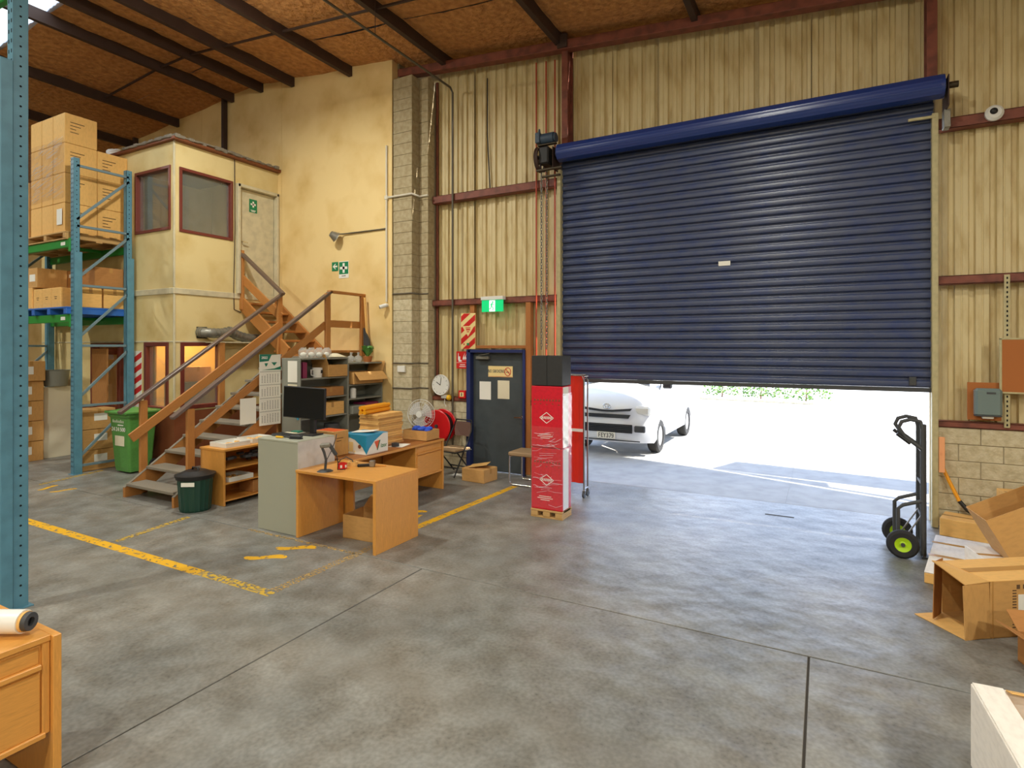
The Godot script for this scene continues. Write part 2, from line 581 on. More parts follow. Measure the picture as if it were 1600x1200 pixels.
	mat("rack_grey", c8(112, 136, 146), 0.45)
	mat("fan_blade", c8(226, 228, 230), 0.3, {"alpha": 0.6})
	mat("cabinet_side", c8(206, 206, 204), 0.45, {"tex": "mottle", "scale": 0.7, "tri": true})
	mat("shelf_grey", c8(134, 136, 126), 0.45)
	mat("white_plastic", c8(228, 228, 222), 0.4)
	mat("yellow_plastic", c8(236, 184, 30), 0.4)
	mat("blue_cloth", c8(40, 80, 200), 0.7)
	mat("red", c8(206, 20, 26), 0.4)
	mat("red_box", c8(214, 22, 46), 0.4, {"tex": "fine", "scale": 1.0})
	mat("red_sheet", c8(222, 48, 34), 0.35)
	mat("black_box", c8(44, 44, 44), 0.6, {"tex": "mottle", "scale": Vector3(2, 2, 1)})
	mat("sign_red", c8(206, 36, 34), 0.4)
	mat("sign_green", c8(20, 128, 84), 0.4)
	mat("sign_white", c8(240, 238, 230), 0.4)
	mat("sign_cream", c8(238, 214, 150), 0.4)
	mat("exit_green", c8(20, 190, 110), 0.3, {"glow": 0.7, "glow_color": c8(20, 200, 120)})
	mat("exit_white", c8(235, 255, 245), 0.3, {"glow": 0.9, "glow_color": c8(220, 255, 240)})
	mat("teal", c8(36, 148, 190), 0.4)
	mat("orange", c8(226, 92, 40), 0.4)
	mat("leaf_dark", c8(40, 120, 70), 0.5)
	mat("magenta", c8(132, 34, 76), 0.4)
	mat("brown_cloth", c8(112, 84, 74), 0.8, {"tex": "fine", "scale": 3.0, "tri": true})
	mat("tan_cloth", c8(158, 132, 98), 0.7)
	mat("lime", c8(172, 214, 24), 0.35)
	mat("tool_yellow", c8(236, 158, 20), 0.35)
	mat("tool_orange", c8(238, 166, 114), 0.5)
	mat("cork", c8(176, 106, 52), 0.85, {"tex": "fine", "scale": 6.0, "tri": true})
	mat("smoke_plastic", c8(112, 128, 126), 0.2)
	mat("pane", c8(210, 222, 214), 0.03, {"alpha": 0.1})
	mat("glassware", c8(238, 242, 240), 0.05, {"alpha": 0.25})
	mat("van_white", c8(226, 230, 236), 0.25, {"coat": 0.6})
	mat("van_dark", c8(40, 44, 50), 0.35)
	mat("van_glass", c8(30, 36, 42), 0.06)
	mat("tyre", c8(34, 34, 34), 0.85)
	mat("leaf", c8(255, 255, 255), 0.6, {"tex": "leafy", "scale": 2.0, "world": true, "back": c8(60, 90, 20)})
	mat("lamp_glow", c8(255, 243, 214), 0.5, {"glow": 4.0})
	mat("lamp_shell", c8(180, 182, 180), 0.4, {"metal": 0.5})
	mat("tube_glow", c8(255, 236, 200), 0.5, {"glow": 2.5})

const ZC := -8.30      # inner face of the door wall's cladding
const ZG := -8.15      # front of its girts
const ZB := -7.83      # face of the plastered wall
const OX := -9.53      # office side face
const OZ := -5.757     # office front face
const PURLINS := [-24.0, -22.0, -20.0, -18.0, -16.3, -14.6, -12.75, -10.85, -9.95, -9.05, -7.55, -5.6, -3.5, -1.5, 0.5, 2.5, 4.6, 6.8, 9.0, 11.0]

func ry(x: float) -> float:
	return 7.43 - 0.09 * absf(x + 10.3)

func slab(f: Node3D, x0: float, x1: float, z0: float, z1: float, m = "concrete"):
	part(f, "slab", mb().box(Vector3((x0 + x1) / 2, -0.06, (z0 + z1) / 2), Vector3(x1 - x0 - 0.013, 0.12, z1 - z0 - 0.013), 0.003), m)

func marking(f: Node3D, p: Array, m):     # flat painted outline, ground coordinates x, z
	var q := PackedVector2Array()
	for v in p: q.append(Vector2(v[0], -v[1]))
	part(f, "floor_marking", mb().prism(q, 0.0, 0.0012, Transform3D(Basis(Vector3.RIGHT, -PI / 2), Vector3.ZERO)), m)

func build_floor():
	var f := setting("floor")
	var xs := [-24.0, -19.7, -16.4, -13.15, -9.9, -6.6, -3.28, -0.09, 3.1, 6.4, 11.0]
	for i in xs.size() - 1:
		slab(f, xs[i], xs[i + 1], -4.3, -0.3)
		slab(f, xs[i], xs[i + 1], -0.3, 3.7)
		slab(f, xs[i], xs[i + 1], 3.7, 10.0)
	var ys := [-24.0, -13.3, 3.4, 11.0]
	for i in ys.size() - 1:
		slab(f, ys[i], ys[i + 1], -8.36, -4.3)
	part(f, "joint_filler", mb().box(Vector3(-6.5, -0.09, 0.82), Vector3(35.0, 0.165, 18.36)), "joint")
	# lane lines
	marking(f, [[-10.8, -3.2], [-5.0, -3.2], [-5.0, -3.31], [-10.8, -3.31]], "yellow_paint")
	marking(f, [[-5.0, -3.21], [-4.03, -3.21], [-4.03, -3.31], [-5.0, -3.31]], "worn_paint")
	marking(f, [[-4.13, -3.31], [-4.03, -3.31], [-4.03, -5.05], [-4.13, -5.05]], "faint_paint")
	marking(f, [[-4.15, -5.05], [-4.04, -5.05], [-3.97, -7.5], [-4.07, -7.5]], "yellow_paint")
	marking(f, [[-6.62, -3.36], [-6.54, -3.36], [-6.72, -4.26], [-6.81, -4.26]], "worn_paint")
	marking(f, [[-10.35, -4.2], [-10.27, -4.2], [-10.55, -5.2], [-10.63, -5.2]], "worn_paint")
	marking(f, [[-5.7, -4.32], [-4.1, -4.32], [-4.1, -4.27], [-5.7, -4.27]], "faint_paint")
	# shoe-shaped marks
	foot(f, Vector2(-4.8, -3.80), 0.45, 1.0)
	foot(f, Vector2(-4.75, -4.13), 0.45, 1.0)
	foot(f, Vector2(-9.98, -4.17), 1.9, 0.75)
	foot(f, Vector2(-9.6, -4.2), 1.2, 0.75)
	foot(f, Vector2(-4.52, -5.72), 0.5, 0.9)
	foot(f, Vector2(-4.32, -5.55), 1.6, 0.6)
	part(f, "bolt_socket", mb().box(Vector3(-0.48, 0.0, -7.72), Vector3(0.32, 0.006, 0.03)), "joint")

func foot(f: Node3D, c: Vector2, turn: float, k: float):
	var p := []
	for i in 28:
		var t := TAU * i / 28.0
		var u := cos(t) * 0.21
		var w := 0.06 + 0.018 * cos(2.0 * t)
		if u > 0: w += 0.006
		var v := sin(t) * w + 0.03 * sin(u * 14.0)
		p.append([c.x + k * (u * cos(turn) - v * sin(turn)), c.y - k * (u * sin(turn) + v * cos(turn))])
	marking(f, p, "yellow_paint")

func gable(par: Node3D, called: String, x0: float, x1: float, z0: float, z1: float, m, y0 := 0.0, lift := 0.0):   # wall whose top follows the roof
	var q := PackedVector2Array([Vector2(x0, y0), Vector2(x1, y0), Vector2(x1, ry(x1) + lift)])
	if x0 < -10.3 and x1 > -10.3: q.append(Vector2(-10.3, ry(-10.3) + lift))
	q.append(Vector2(x0, ry(x0) + lift))
	return part(par, called, mb().prism(q, z0, z1), m)

func build_walls():
	var w := setting("wall_plaster")
	var xs := [-24.0, -17.4, -14.1, -11.95, -9.42, -6.62]
	for i in xs.size() - 1:
		gable(w, "plaster_panel", xs[i] + 0.004, xs[i + 1] - 0.004, ZB - 0.15, ZB, "plaster")
	gable(w, "backing", -24.0, -6.6, ZB - 0.6, ZB - 0.155, "mortar")
	for x in [-11.1, -14.4]:
		part(w, "column", mb().box(Vector3(x, 6.4, ZB + 0.06), Vector3(0.07, 1.9, 0.1), 0.005), "dark_steel")
	# stepped blockwork pier between plaster and cladding
	var p := setting("wall_pier")
	part(p, "mortar_core", mb().box(Vector3(-6.4, 3.35, -8.2), Vector3(0.4, 6.7, 0.71)).box(Vector3(-6.11, 3.35, -8.3), Vector3(0.2, 6.7, 0.49)), "mortar")
	var n := 0
	var ch := 0.192
	while n * ch < 6.6:
		var y := (n + 0.5) * ch
		var dy := rng.randf_range(-0.002, 0.002)
		var m := "block" if n < 15 else "upper_block"
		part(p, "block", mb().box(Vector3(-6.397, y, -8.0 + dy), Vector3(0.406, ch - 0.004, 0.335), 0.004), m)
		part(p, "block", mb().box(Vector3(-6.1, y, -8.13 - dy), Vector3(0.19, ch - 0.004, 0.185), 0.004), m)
		n += 1
	# the rest of the hall, out of view
	setting("wall_left", mb().box(Vector3(-24.1, 3.2, 0.8), Vector3(0.2, 6.4, 18.4)), "plaster")
	setting("wall_right", mb().box(Vector3(11.1, 3.0, 0.8), Vector3(0.2, 6.0, 18.4)), "cladding")
	var b := setting("wall_front")
	gable(b, "panel", -24.0, 11.0, 10.0, 10.2, "cladding")

func ribs(x0: float, x1: float, y0: float) -> MB:      # trapezoidal cladding sheet, flats towards the room
	var b := mb()
	var prof := [Vector2(0, 0), Vector2(0.052, 0), Vector2(0.057, -0.007), Vector2(0.066, -0.007), Vector2(0.071, 0), Vector2(0.12, 0), Vector2(0.132, -0.036), Vector2(0.178, -0.036), Vector2(0.19, 0)]
	var pts := []
	var x := floorf(x0 / 0.19) * 0.19
	while x < x1 - 0.001:
		for q in prof:
			var px: float = x + q.x
			if px > x1: break
			if px < x0 - 0.0001: continue
			if pts.is_empty() or px > pts[-1].x + 0.0005: pts.append(Vector2(px, q.y))
		x += 0.19
	if pts[-1].x < x1 - 0.002: pts.append(Vector2(x1, pts[-1].y))
	for i in pts.size() - 1:
		var a = pts[i]; var c = pts[i + 1]
		var z := ZC - 0.004
		b.quad(Vector3(a.x, y0, z + a.y), Vector3(c.x, y0, z + c.y), Vector3(c.x, ry(c.x), z + c.y), Vector3(a.x, ry(a.x), z + a.y), Vector3.BACK)
	return b

func blocks(w: Node3D, x0: float, x1: float, top: float):
	part(w, "mortar_core", mb().box(Vector3((x0 + x1) / 2, top / 2, -8.26), Vector3(x1 - x0, top, 0.165)), "mortar")
	var ch := top / 6.0
	for r in 6:
		var x := x0 - (0.2 if r % 2 == 0 else 0.0)
		while x < x1 - 0.02:
			var a := maxf(x, x0)
			var c := minf(x + 0.4, x1)
			if c - a > 0.03:
				var dz := rng.randf_range(-0.003, 0.003)
				part(w, "block", mb().box(Vector3((a + c) / 2, (r + 0.5) * ch, -8.25 + dz), Vector3(c - a - 0.007, ch - 0.007, 0.165), 0.005), "block")
			x += 0.4

func build_door_wall():
	var w := setting("wall_back")
	blocks(w, -5.995, -5.27, 1.14)
	blocks(w, -4.2, -3.56, 1.14)
	blocks(w, 1.14, 4.6, 1.14)
	# cladding sheets
	for s in [[-6.0, -5.235, 1.2], [-5.235, -4.575, 2.06], [-4.575, -4.2, 2.06], [-4.2, -3.45, 1.2],
			[-3.45, -2.79, 4.72], [-2.79, -2.13, 4.72], [-2.13, -1.47, 4.72], [-1.47, -0.81, 4.72], [-0.81, -0.15, 4.72], [-0.15, 0.51, 4.72], [0.51, 1.1, 4.72],
			[1.1, 1.76, 1.2], [1.76, 2.42, 1.2], [2.42, 3.08, 1.2], [3.08, 3.74, 1.2], [3.74, 4.6, 1.2]]:
		part(w, "cladding_sheet", ribs(s[0], s[1], s[2]), "cladding")
	gable(w, "outer_sheet", -6.6, -5.24, -8.44, -8.36, "cladding", 0.0, 0.2)
	gable(w, "outer_sheet", -5.24, -4.22, -8.44, -8.36, "cladding", 1.94, 0.2)
	gable(w, "outer_sheet", -4.22, -3.52, -8.44, -8.36, "cladding", 0.0, 0.2)
	gable(w, "outer_sheet", -3.52, 1.1, -8.44, -8.36, "cladding", 4.72, 0.2)
	gable(w, "outer_sheet", 1.1, 11.2, -8.44, -8.36, "cladding", 0.0, 0.2)
	gable(w, "cladding_sheet", 4.6, 11.0, -8.35, -8.3, "cladding")
	# girts: channel sections
	for g in [[-5.995, -3.6, 4.61, 0.125], [1.14, 4.6, 4.61, 0.125], [-5.995, -3.6, 2.82, 0.1], [1.14, 4.6, 2.82, 0.1], [-5.995, -5.27, 1.175, 0.07], [-4.2, -3.56, 1.175, 0.07], [1.14, 4.6, 1.175, 0.07]]:
		var c := Vector3((g[0] + g[1]) / 2, g[2], 0)
		var l: float = g[1] - g[0]
		var b := mb().box(c + Vector3(0, 0, ZG - 0.004), Vector3(l, g[3], 0.008), 0.002)
		b.box(c + Vector3(0, g[3] / 2 - 0.004, ZG - 0.07), Vector3(l, 0.008, 0.14)).box(c + Vector3(0, -g[3] / 2 + 0.004, ZG - 0.07), Vector3(l, 0.008, 0.14))
		part(w, "girt", b, "oxide")
	# columns either side of the roller door, and the angle in the corner
	for x in [-3.46, 1.08]:
		var h: float = ry(x) - 5.1
		part(w, "column", mb().box(Vector3(x, 5.1 + h / 2, -8.06), Vector3(0.1, h, 0.012), 0.002).box(Vector3(x, 5.1 + h / 2, -8.26), Vector3(0.1, h, 0.012)).box(Vector3(x, 5.1 + h / 2, -8.16), Vector3(0.012, h, 0.2)), "oxide")
	part(w, "corner_angle", mb().box(Vector3(-5.975, 3.9, ZC + 0.03), Vector3(0.04, 5.6, 0.03), 0.003), "oxide")
	# gable rafter
	part(w, "rafter", mb().bar(Vector3(-6.75, ry(-6.75) - 0.2, -8.06), Vector3(11.0, ry(11.0) - 0.2, -8.06), 0.16, 0.14, Vector3.UP, 0.01), "oxide")
	part(w, "rafter_bracket", mb().box(Vector3(-3.46, ry(-3.46) - 0.16, -7.96), Vector3(0.16, 0.2, 0.03), 0.004), "dark_steel")
	# timber studs round the side door
	part(w, "stud", mb().box(Vector3(-4.13, 1.4, -8.2), Vector3(0.09, 2.74, 0.1), 0.004), "studwood")
	part(w, "stud", mb().box(Vector3(-5.2, 2.42, -8.22), Vector3(0.09, 0.7, 0.08), 0.004), "studwood")
	part(w, "stud", mb().box(Vector3(-5.29, 1.6, -8.22), Vector3(0.045, 0.9, 0.08), 0.004), "studwood")
	part(w, "lintel", mb().box(Vector3(-4.7, 2.06, -8.2), Vector3(1.06, 0.05, 0.1), 0.004), "studwood")
	# side door
	var d := setting("door_1")
	part(d, "frame", mb().box(Vector3(-5.235, 1.0, -8.2), Vector3(0.075, 2.02, 0.17), 0.004).box(Vector3(-4.195, 1.0, -8.2), Vector3(0.04, 2.02, 0.17), 0.004).box(Vector3(-4.72, 1.99, -8.2), Vector3(1.04, 0.05, 0.17), 0.004), "door_blue")
	part(d, "leaf", mb().box(Vector3(-4.71, 0.985, -8.24), Vector3(0.975, 1.955, 0.045), 0.003), "door_leaf")
	var h := part(d, "handle", mb().cyl(Vector3(-4.27, 0.93, -8.215), Vector3(-4.27, 0.93, -8.15), 0.014).bar(Vector3(-4.28, 0.93, -8.15), Vector3(-4.38, 0.925, -8.15), 0.016, 0.02, Vector3.UP, 0.004), "chrome", "chrome lever handle")
	part(h, "rose", mb().cyl(Vector3(-4.27, 0.93, -8.217), Vector3(-4.27, 0.93, -8.208), 0.028), "chrome")
	part(d, "closer", mb().box(Vector3(-4.98, 1.88, -8.17), Vector3(0.24, 0.05, 0.07), 0.006).bar(Vector3(-5.05, 1.92, -8.15), Vector3(-4.8, 1.95, -8.05), 0.02, 0.008), "galv", "grey overhead door closer")

func build_roof():
	var c := setting("ceiling")
	var zs := [-8.3, -6.85, -5.6, -4.55, -3.2, -1.8, 1.0, 4.0, 10.0]
	for i in PURLINS.size() - 1:
		var x0: float = PURLINS[i]
		var x1: float = PURLINS[i + 1]
		var hid := x1 < -15.0 or x0 > 4.0
		for j in zs.size() - 1:
			var z0: float = zs[j]
			var z1: float = zs[j + 1]
			var glazed: bool = x0 > -13.0 and x1 < -9.8 and (j == 3 or j == 4)
			var ridge := x0 < -10.3 and x1 > -10.3
			if glazed:
				part(c, "rooflight_sheet", mb().grid(24, 1, func(u, v):
					var x: float = lerpf(x0, x1, u)
					return Vector3(x, ry(x) + 0.05 + 0.012 * sin(u * TAU * 8.0), lerpf(z0, z1, v))), "rooflight")
				continue
			if hid and j > 0: continue
			var zz: float = 10.0 if hid else z1
			var ph := rng.randf() * 6.0
			part(c, "insulation_panel", mb().grid(8, 6, func(u, v):
				var x: float = lerpf(x0, x1, u)
				var sag: float = 0.035 * sin(u * PI) * (0.6 + 0.4 * sin(v * 5.0 + ph)) + 0.02 * sin(v * PI) + 0.006 * sin(u * 21.0 + ph) * sin(v * 17.0)
				return Vector3(x, ry(x) - 0.005 - sag, lerpf(z0 + 0.004, zz - 0.004, v)), true), "wool")
			var b := mb()
			for s in ([[x0, -10.3], [-10.3, x1]] if ridge else [[x0, x1]]):
				b.bar(Vector3(s[0], ry(s[0]) + 0.1, (z0 + zz) / 2), Vector3(s[1], ry(s[1]) + 0.1, (z0 + zz) / 2), zz - z0, 0.05)
			part(c, "roof_sheet", b, "roof_sheet")
	for x in PURLINS:
		if x < -15.5 or x > 10.5: continue
		var y := ry(x) - 0.1
		var end: float = ZB + 0.01 if x < -6.4 else ZC + 0.1
		var zm := (end + 10.0) / 2
		var l: float = 10.0 - end
		part(c, "purlin", mb().box(Vector3(x, y, zm), Vector3(0.012, 0.2, l)).box(Vector3(x - 0.035, y - 0.095, zm), Vector3(0.08, 0.012, l), 0.002).box(Vector3(x - 0.035, y + 0.095, zm), Vector3(0.08, 0.012, l)), "dark_steel")
	# sag rods between purlins
	for i in range(6, PURLINS.size() - 2):
		var x0: float = PURLINS[i]
		var x1: float = PURLINS[i + 1]
		part(c, "bridging", mb().bar(Vector3(x0, ry(x0) - 0.12, -6.3), Vector3(x1, ry(x1) - 0.12, -6.3), 0.03, 0.03), "dark_steel")
	part(c, "pipe_hanger", mb().cyl(Vector3(-5.55, 6.44, -6.2), Vector3(-5.55, ry(-5.55), -6.2), 0.005, -1, 6), "dark_steel")

func walled(par: Node3D, called: String, u0: float, u1: float, y0: float, y1: float, holes: Array, plane: float, along_z: bool, m, th := 0.09):
	# a wall panel with rectangular openings; holes: [u0, u1, y0, y1] in wall coordinates
	var b := mb()
	var cuts := [u0, u1]
	for h in holes: cuts.append_array([h[0], h[1]])
	cuts.sort()
	for i in cuts.size() - 1:
		var a: float = cuts[i]
		var c: float = cuts[i + 1]
		if c - a < 0.001: continue
		var solid := [[y0, y1]]
		for h in holes:
			if h[0] < (a + c) / 2 and h[1] > (a + c) / 2:
				var out := []
				for s in solid:
					if h[2] > s[0]: out.append([s[0], minf(h[2], s[1])])
					if h[3] < s[1]: out.append([maxf(h[3], s[0]), s[1]])
				solid = out
		for s in solid:
			if s[1] - s[0] < 0.001: continue
			if along_z: b.box(Vector3(plane - th / 2, (s[0] + s[1]) / 2, (a + c) / 2), Vector3(th, s[1] - s[0], c - a))
			else: b.box(Vector3((a + c) / 2, (s[0] + s[1]) / 2, plane - th / 2), Vector3(c - a, s[1] - s[0], th))
	return part(par, called, b, m)

func window(called: String, u0: float, u1: float, y0: float, y1: float, plane: float, along_z: bool, fm, fw := 0.05):
	var w := setting(called)
	var b := mb()
	var um := (u0 + u1) / 2
	var ym := (y0 + y1) / 2
	for s in [[um, y0 + fw / 2, u1 - u0, fw], [um, y1 - fw / 2, u1 - u0, fw], [u0 + fw / 2, ym, fw, y1 - y0 - 2 * fw], [u1 - fw / 2, ym, fw, y1 - y0 - 2 * fw]]:
		if along_z: b.box(Vector3(plane - 0.04, s[1], s[0]), Vector3(0.12, s[3], s[2]), 0.004)
		else: b.box(Vector3(s[0], s[1], plane - 0.04), Vector3(s[2], s[3], 0.12), 0.004)
	part(w, "frame", b, fm)
	var sz := Vector3(0.005, y1 - y0 - 2 * fw, u1 - u0 - 2 * fw) if along_z else Vector3(u1 - u0 - 2 * fw, y1 - y0 - 2 * fw, 0.005)
	part(w, "pane", mb().box(Vector3(plane - 0.05, ym, um) if along_z else Vector3(um, ym, plane - 0.05), sz), "pane")

func build_office():
	var L := -14.0
	var w := setting("wall_office")
	# side face, towards the stairs
	walled(w, "upper_side_panel", ZB + 0.002, OZ, 3.05, 5.5, [[-6.84, -5.84, 4.0, 5.09], [-7.81, -6.9, 3.05, 5.08]], OX, true, "office_wall")
	walled(w, "lower_side_panel", ZB + 0.002, OZ, 0.97, 2.95, [[-6.62, -5.86, 1.0, 2.14]], OX, true, "office_wall")
	walled(w, "upper_front_panel", L, OX - 0.0905, 3.05, 5.5, [[-10.66, -9.62, 4.03, 5.11]], OZ, false, "office_wall")
	walled(w, "lower_front_panel", L, OX - 0.0905, 0.97, 2.95, [[-10.38, -9.68, 0.97, 2.14], [-12.02, -11.05, 0.97, 2.12]], OZ, false, "office_wall")
	walled(w, "dado_panel", ZB + 0.002, OZ, 0.0, 0.97, [], OX, true, "darkwood")
	walled(w, "dado_panel", L, OX - 0.0905, 0.0, 0.97, [[-12.02, -11.05, 0.0, 0.97]], OZ, false, "darkwood")
	part(w, "far_panel", mb().box(Vector3(L, 2.75, (ZB + OZ) / 2), Vector3(0.1, 5.5, OZ - ZB - 0.01)), "office_wall")
	part(w, "upper_floor", mb().box(Vector3((L + OX) / 2, 2.95, (ZB + OZ) / 2), Vector3(OX - L - 0.02, 0.18, OZ - ZB - 0.02)), "darkwood")
	part(w, "band_board", mb().box(Vector3(OX - 0.03, 3.0, (ZB + OZ) / 2 + 0.02), Vector3(0.1, 0.1, OZ - ZB), 0.006), "trim_cream")
	part(w, "band_board", mb().box(Vector3((L + OX) / 2 - 0.04, 3.0, OZ - 0.03), Vector3(OX - L - 0.085, 0.1, 0.1), 0.006), "trim_cream")
	part(w, "corner_bead", mb().box(Vector3(OX - 0.005, 4.28, OZ - 0.005), Vector3(0.03, 2.45, 0.03), 0.005), "trim_cream")
	part(w, "corner_bead", mb().box(Vector3(OX - 0.005, 1.96, OZ - 0.005), Vector3(0.03, 1.98, 0.03), 0.005), "trim_cream")
	part(w, "sheet_edge", mb().box(Vector3(OX + 0.004, 2.15, (ZB + OZ) / 2), Vector3(0.015, 0.025, OZ - ZB), 0.003), "trim_cream")
	part(w, "sheet_edge", mb().box(Vector3((L + OX) / 2, 2.15, OZ + 0.004), Vector3(OX - L, 0.025, 0.015), 0.003), "trim_cream")
	part(w, "cable", mb().tube([Vector3(OX + 0.012, 5.5, -6.87), Vector3(OX + 0.012, 4.2, -6.875), Vector3(OX + 0.014, 3.1, -6.85), Vector3(OX + 0.012, 2.75, -6.86), Vector3(OX + 0.012, 2.7, -7.0)], 0.008, 6), "dark_steel")
	# roof board with dusty odds and ends along its edge
	var rb := mb().box(Vector3((L + OX) / 2 + 0.05, 5.53, (ZB + OZ) / 2 + 0.03), Vector3(OX - L + 0.1, 0.05, OZ - ZB + 0.06), 0.004)
	part(w, "roof_board", rb, "darkwood")
	var junk := mb()
	for i in 26:
		var z := OZ - i * 0.078
		junk.box(Vector3(OX + 0.02 + rng.randf() * 0.03, 5.558 + rng.randf() * 0.012, z), Vector3(0.14 + rng.randf() * 0.08, 0.02 + rng.randf() * 0.05, 0.09), 0.008)
	for i in 16:
		junk.box(Vector3(OX - 0.02 - i * 0.09, 5.558 + rng.randf() * 0.01, OZ + 0.01), Vector3(0.1, 0.02 + rng.randf() * 0.045, 0.14), 0.008)
	var js := part(w, "dust_crust", junk, "tread")
	js.set_meta("kind", "stuff")
	part(w, "inner_wall", mb().box(Vector3(-11.6, 4.2, -6.9), Vector3(0.06, 2.35, 1.8)), "office_wall")
	window("window_1", -6.84, -5.84, 4.0, 5.09, OX, true, "redwood")
	window("window_2", -10.66, -9.62, 4.03, 5.11, OZ, false, "redwood")
	window("window_3", -6.62, -5.86, 1.0, 2.14, OX, true, "redwood", 0.065)
	window("window_4", -10.38, -9.68, 0.97, 2.14, OZ, false, "redwood", 0.07)
	# upper door at the head of the stairs
	var d := setting("door_2")
	part(d, "frame", mb().box(Vector3(OX, 4.06, -6.935), Vector3(0.13, 2.03, 0.06), 0.005).box(Vector3(OX, 4.06, -7.79), Vector3(0.13, 2.03, 0.05), 0.005).box(Vector3(OX, 5.05, -7.36), Vector3(0.13, 0.06, 0.9), 0.005), "trim_cream")
	part(d, "leaf", mb().box(Vector3(OX - 0.05, 4.03, -7.36), Vector3(0.04, 1.96, 0.79), 0.003), "trim_cream")
	part(d, "lever", mb().cyl(Vector3(OX - 0.03, 4.02, -7.03), Vector3(OX + 0.03, 4.02, -7.03), 0.011).bar(Vector3(OX + 0.03, 4.02, -7.03), Vector3(OX + 0.03, 4.01, -7.13), 0.014, 0.018), "chrome", "chrome lever handle")
	var s := thing("first_aid_sign", "green sign with a white cross on the upper office door", "sign", Vector3(OX - 0.028, 4.74, -7.29), PI / 2)
	part(s, "plate", mb().box(Vector3(0, 0, 0), Vector3(0.17, 0.25, 0.004)), "sign_green")
	part(s, "cross", mb().box(Vector3(0, 0.03, 0.003), Vector3(0.035, 0.11, 0.002)).box(Vector3(0, 0.03, 0.003), Vector3(0.11, 0.035, 0.002)), "sign_white")
	part(s, "caption", mb().box(Vector3(0, -0.085, 0.003), Vector3(0.11, 0.012, 0.002)).box(Vector3(0, -0.105, 0.003), Vector3(0.08, 0.01, 0.002)), "sign_white")
	var hz := []
	for i in 26: hz.append(Vector3(0.1 * cos(i * 0.9), 0.1 + 0.1 * absf(sin(i * 0.42)) + 0.004 * i, 0.09 * sin(i * 0.9)))
	solo("hose_coil", "pale coil of hose on the dusty office roof", "hose", mb().tube(hz, 0.028, 8), "card_white", Vector3(-11.75, 5.5, -5.95))
	# red door of the lower office
	var d3 := setting("door_3")
	part(d3, "frame", mb().box(Vector3(-12.0, 1.06, OZ), Vector3(0.08, 2.12, 0.12), 0.004).box(Vector3(-11.08, 1.06, OZ), Vector3(0.08, 2.12, 0.12), 0.004).box(Vector3(-11.54, 2.09, OZ), Vector3(1.0, 0.08, 0.12), 0.004), "redwood")
	part(d3, "stile", mb().box(Vector3(-11.86, 1.02, OZ - 0.03), Vector3(0.2, 2.04, 0.04), 0.003).box(Vector3(-11.2, 1.02, OZ - 0.03), Vector3(0.16, 2.04, 0.04), 0.003).box(Vector3(-11.52, 0.5, OZ - 0.03), Vector3(0.5, 1.0, 0.04), 0.003).box(Vector3(-11.52, 1.98, OZ - 0.03), Vector3(0.5, 0.12, 0.04), 0.003), "reddoor")
	part(d3, "pane", mb().box(Vector3(-11.52, 1.46, OZ - 0.03), Vector3(0.5, 0.92, 0.005)), "pane")
	# lamp and goods inside the lower office
	var lamp := thing("office_lamp", "warm tube lamp on the ceiling inside the lower office", "lamp", Vector3(-10.6, 2.78, -6.8))
	part(lamp, "housing", mb().box(Vector3(0, 0.02, 0), Vector3(1.2, 0.04, 0.12), 0.005), "white_plastic")
	part(lamp, "diffuser", mb().cyl(Vector3(-0.58, -0.02, 0), Vector3(0.58, -0.02, 0), 0.02), "tube_glow")
	var al := AreaLight3D.new()
	al.name = "light"
	lamp.add_child(al)
	al.position.y = -0.05
	al.rotation.x = -PI / 2
	al.area_size = Vector2(1.16, 0.06)
	al.light_color = Color(1.0, 0.82, 0.52)
	al.light_energy = 5.0
	al.shadow_enabled = true
	solo("storage_cabinet", "grey low cabinet inside the lower office window", "cabinet", mb().box(Vector3(0, 0.72, 0), Vector3(0.5, 1.44, 0.7), 0.006), "shelf_grey", Vector3(-10.15, 0, -6.45))
	carton("cardboard_box", "open brown box on the grey cabinet in the lower office", Vector3(0.4, 0.26, 0.5), Vector3(-10.15, 1.44, -6.45), 0.0, "card", {})
	solo("partition_panel", "plain cream partition inside the lower office", "partition", mb().box(Vector3(0, 1.4, 0), Vector3(0.05, 2.8, 1.4), 0.004), "plaster", Vector3(-11.0, 0, -7.0))
	# striped sign on the corner post
	var st := thing("fire_point_sign", "tall red and white striped sign on the office wall behind the rack", "sign", Vector3(-10.56, 1.5, OZ + 0.012))
	part(st, "plate", mb().box(Vector3(0, 0, 0), Vector3(0.22, 0.98, 0.006)), "sign_white")
	for i in 5:
		part(st, "stripe", mb().prism(PackedVector2Array([Vector2(-0.11, -0.48 + i * 0.19), Vector2(0.11, -0.38 + i * 0.19), Vector2(0.11, -0.28 + i * 0.19), Vector2(-0.11, -0.38 + i * 0.19)]), 0.003, 0.005), "sign_red")
	# flexible duct
	var du := thing("flexible_duct", "silver flexible duct running from a black hole in the office wall", "duct")
	part(du, "opening", mb().box(Vector3(OX + 0.004, 2.31, -6.24), Vector3(0.01, 0.2, 0.19)), "black")
	var pts := []
	for q in [Vector3(OX + 0.01, 2.32, -6.2), Vector3(OX + 0.1, 2.31, -6.22), Vector3(OX + 0.17, 2.3, -6.32), Vector3(OX + 0.17, 2.3, -6.5), Vector3(OX + 0.18, 2.34, -6.66), Vector3(OX + 0.17, 2.27, -6.8), Vector3(OX + 0.17, 2.22, -7.0), Vector3(OX + 0.17, 2.21, -7.35), Vector3(OX + 0.17, 2.21, -7.75)]:
		pts.append(q)
	part(du, "hose", mb().tube(pts, 0.085, 14), "galv")
	var rings := mb()
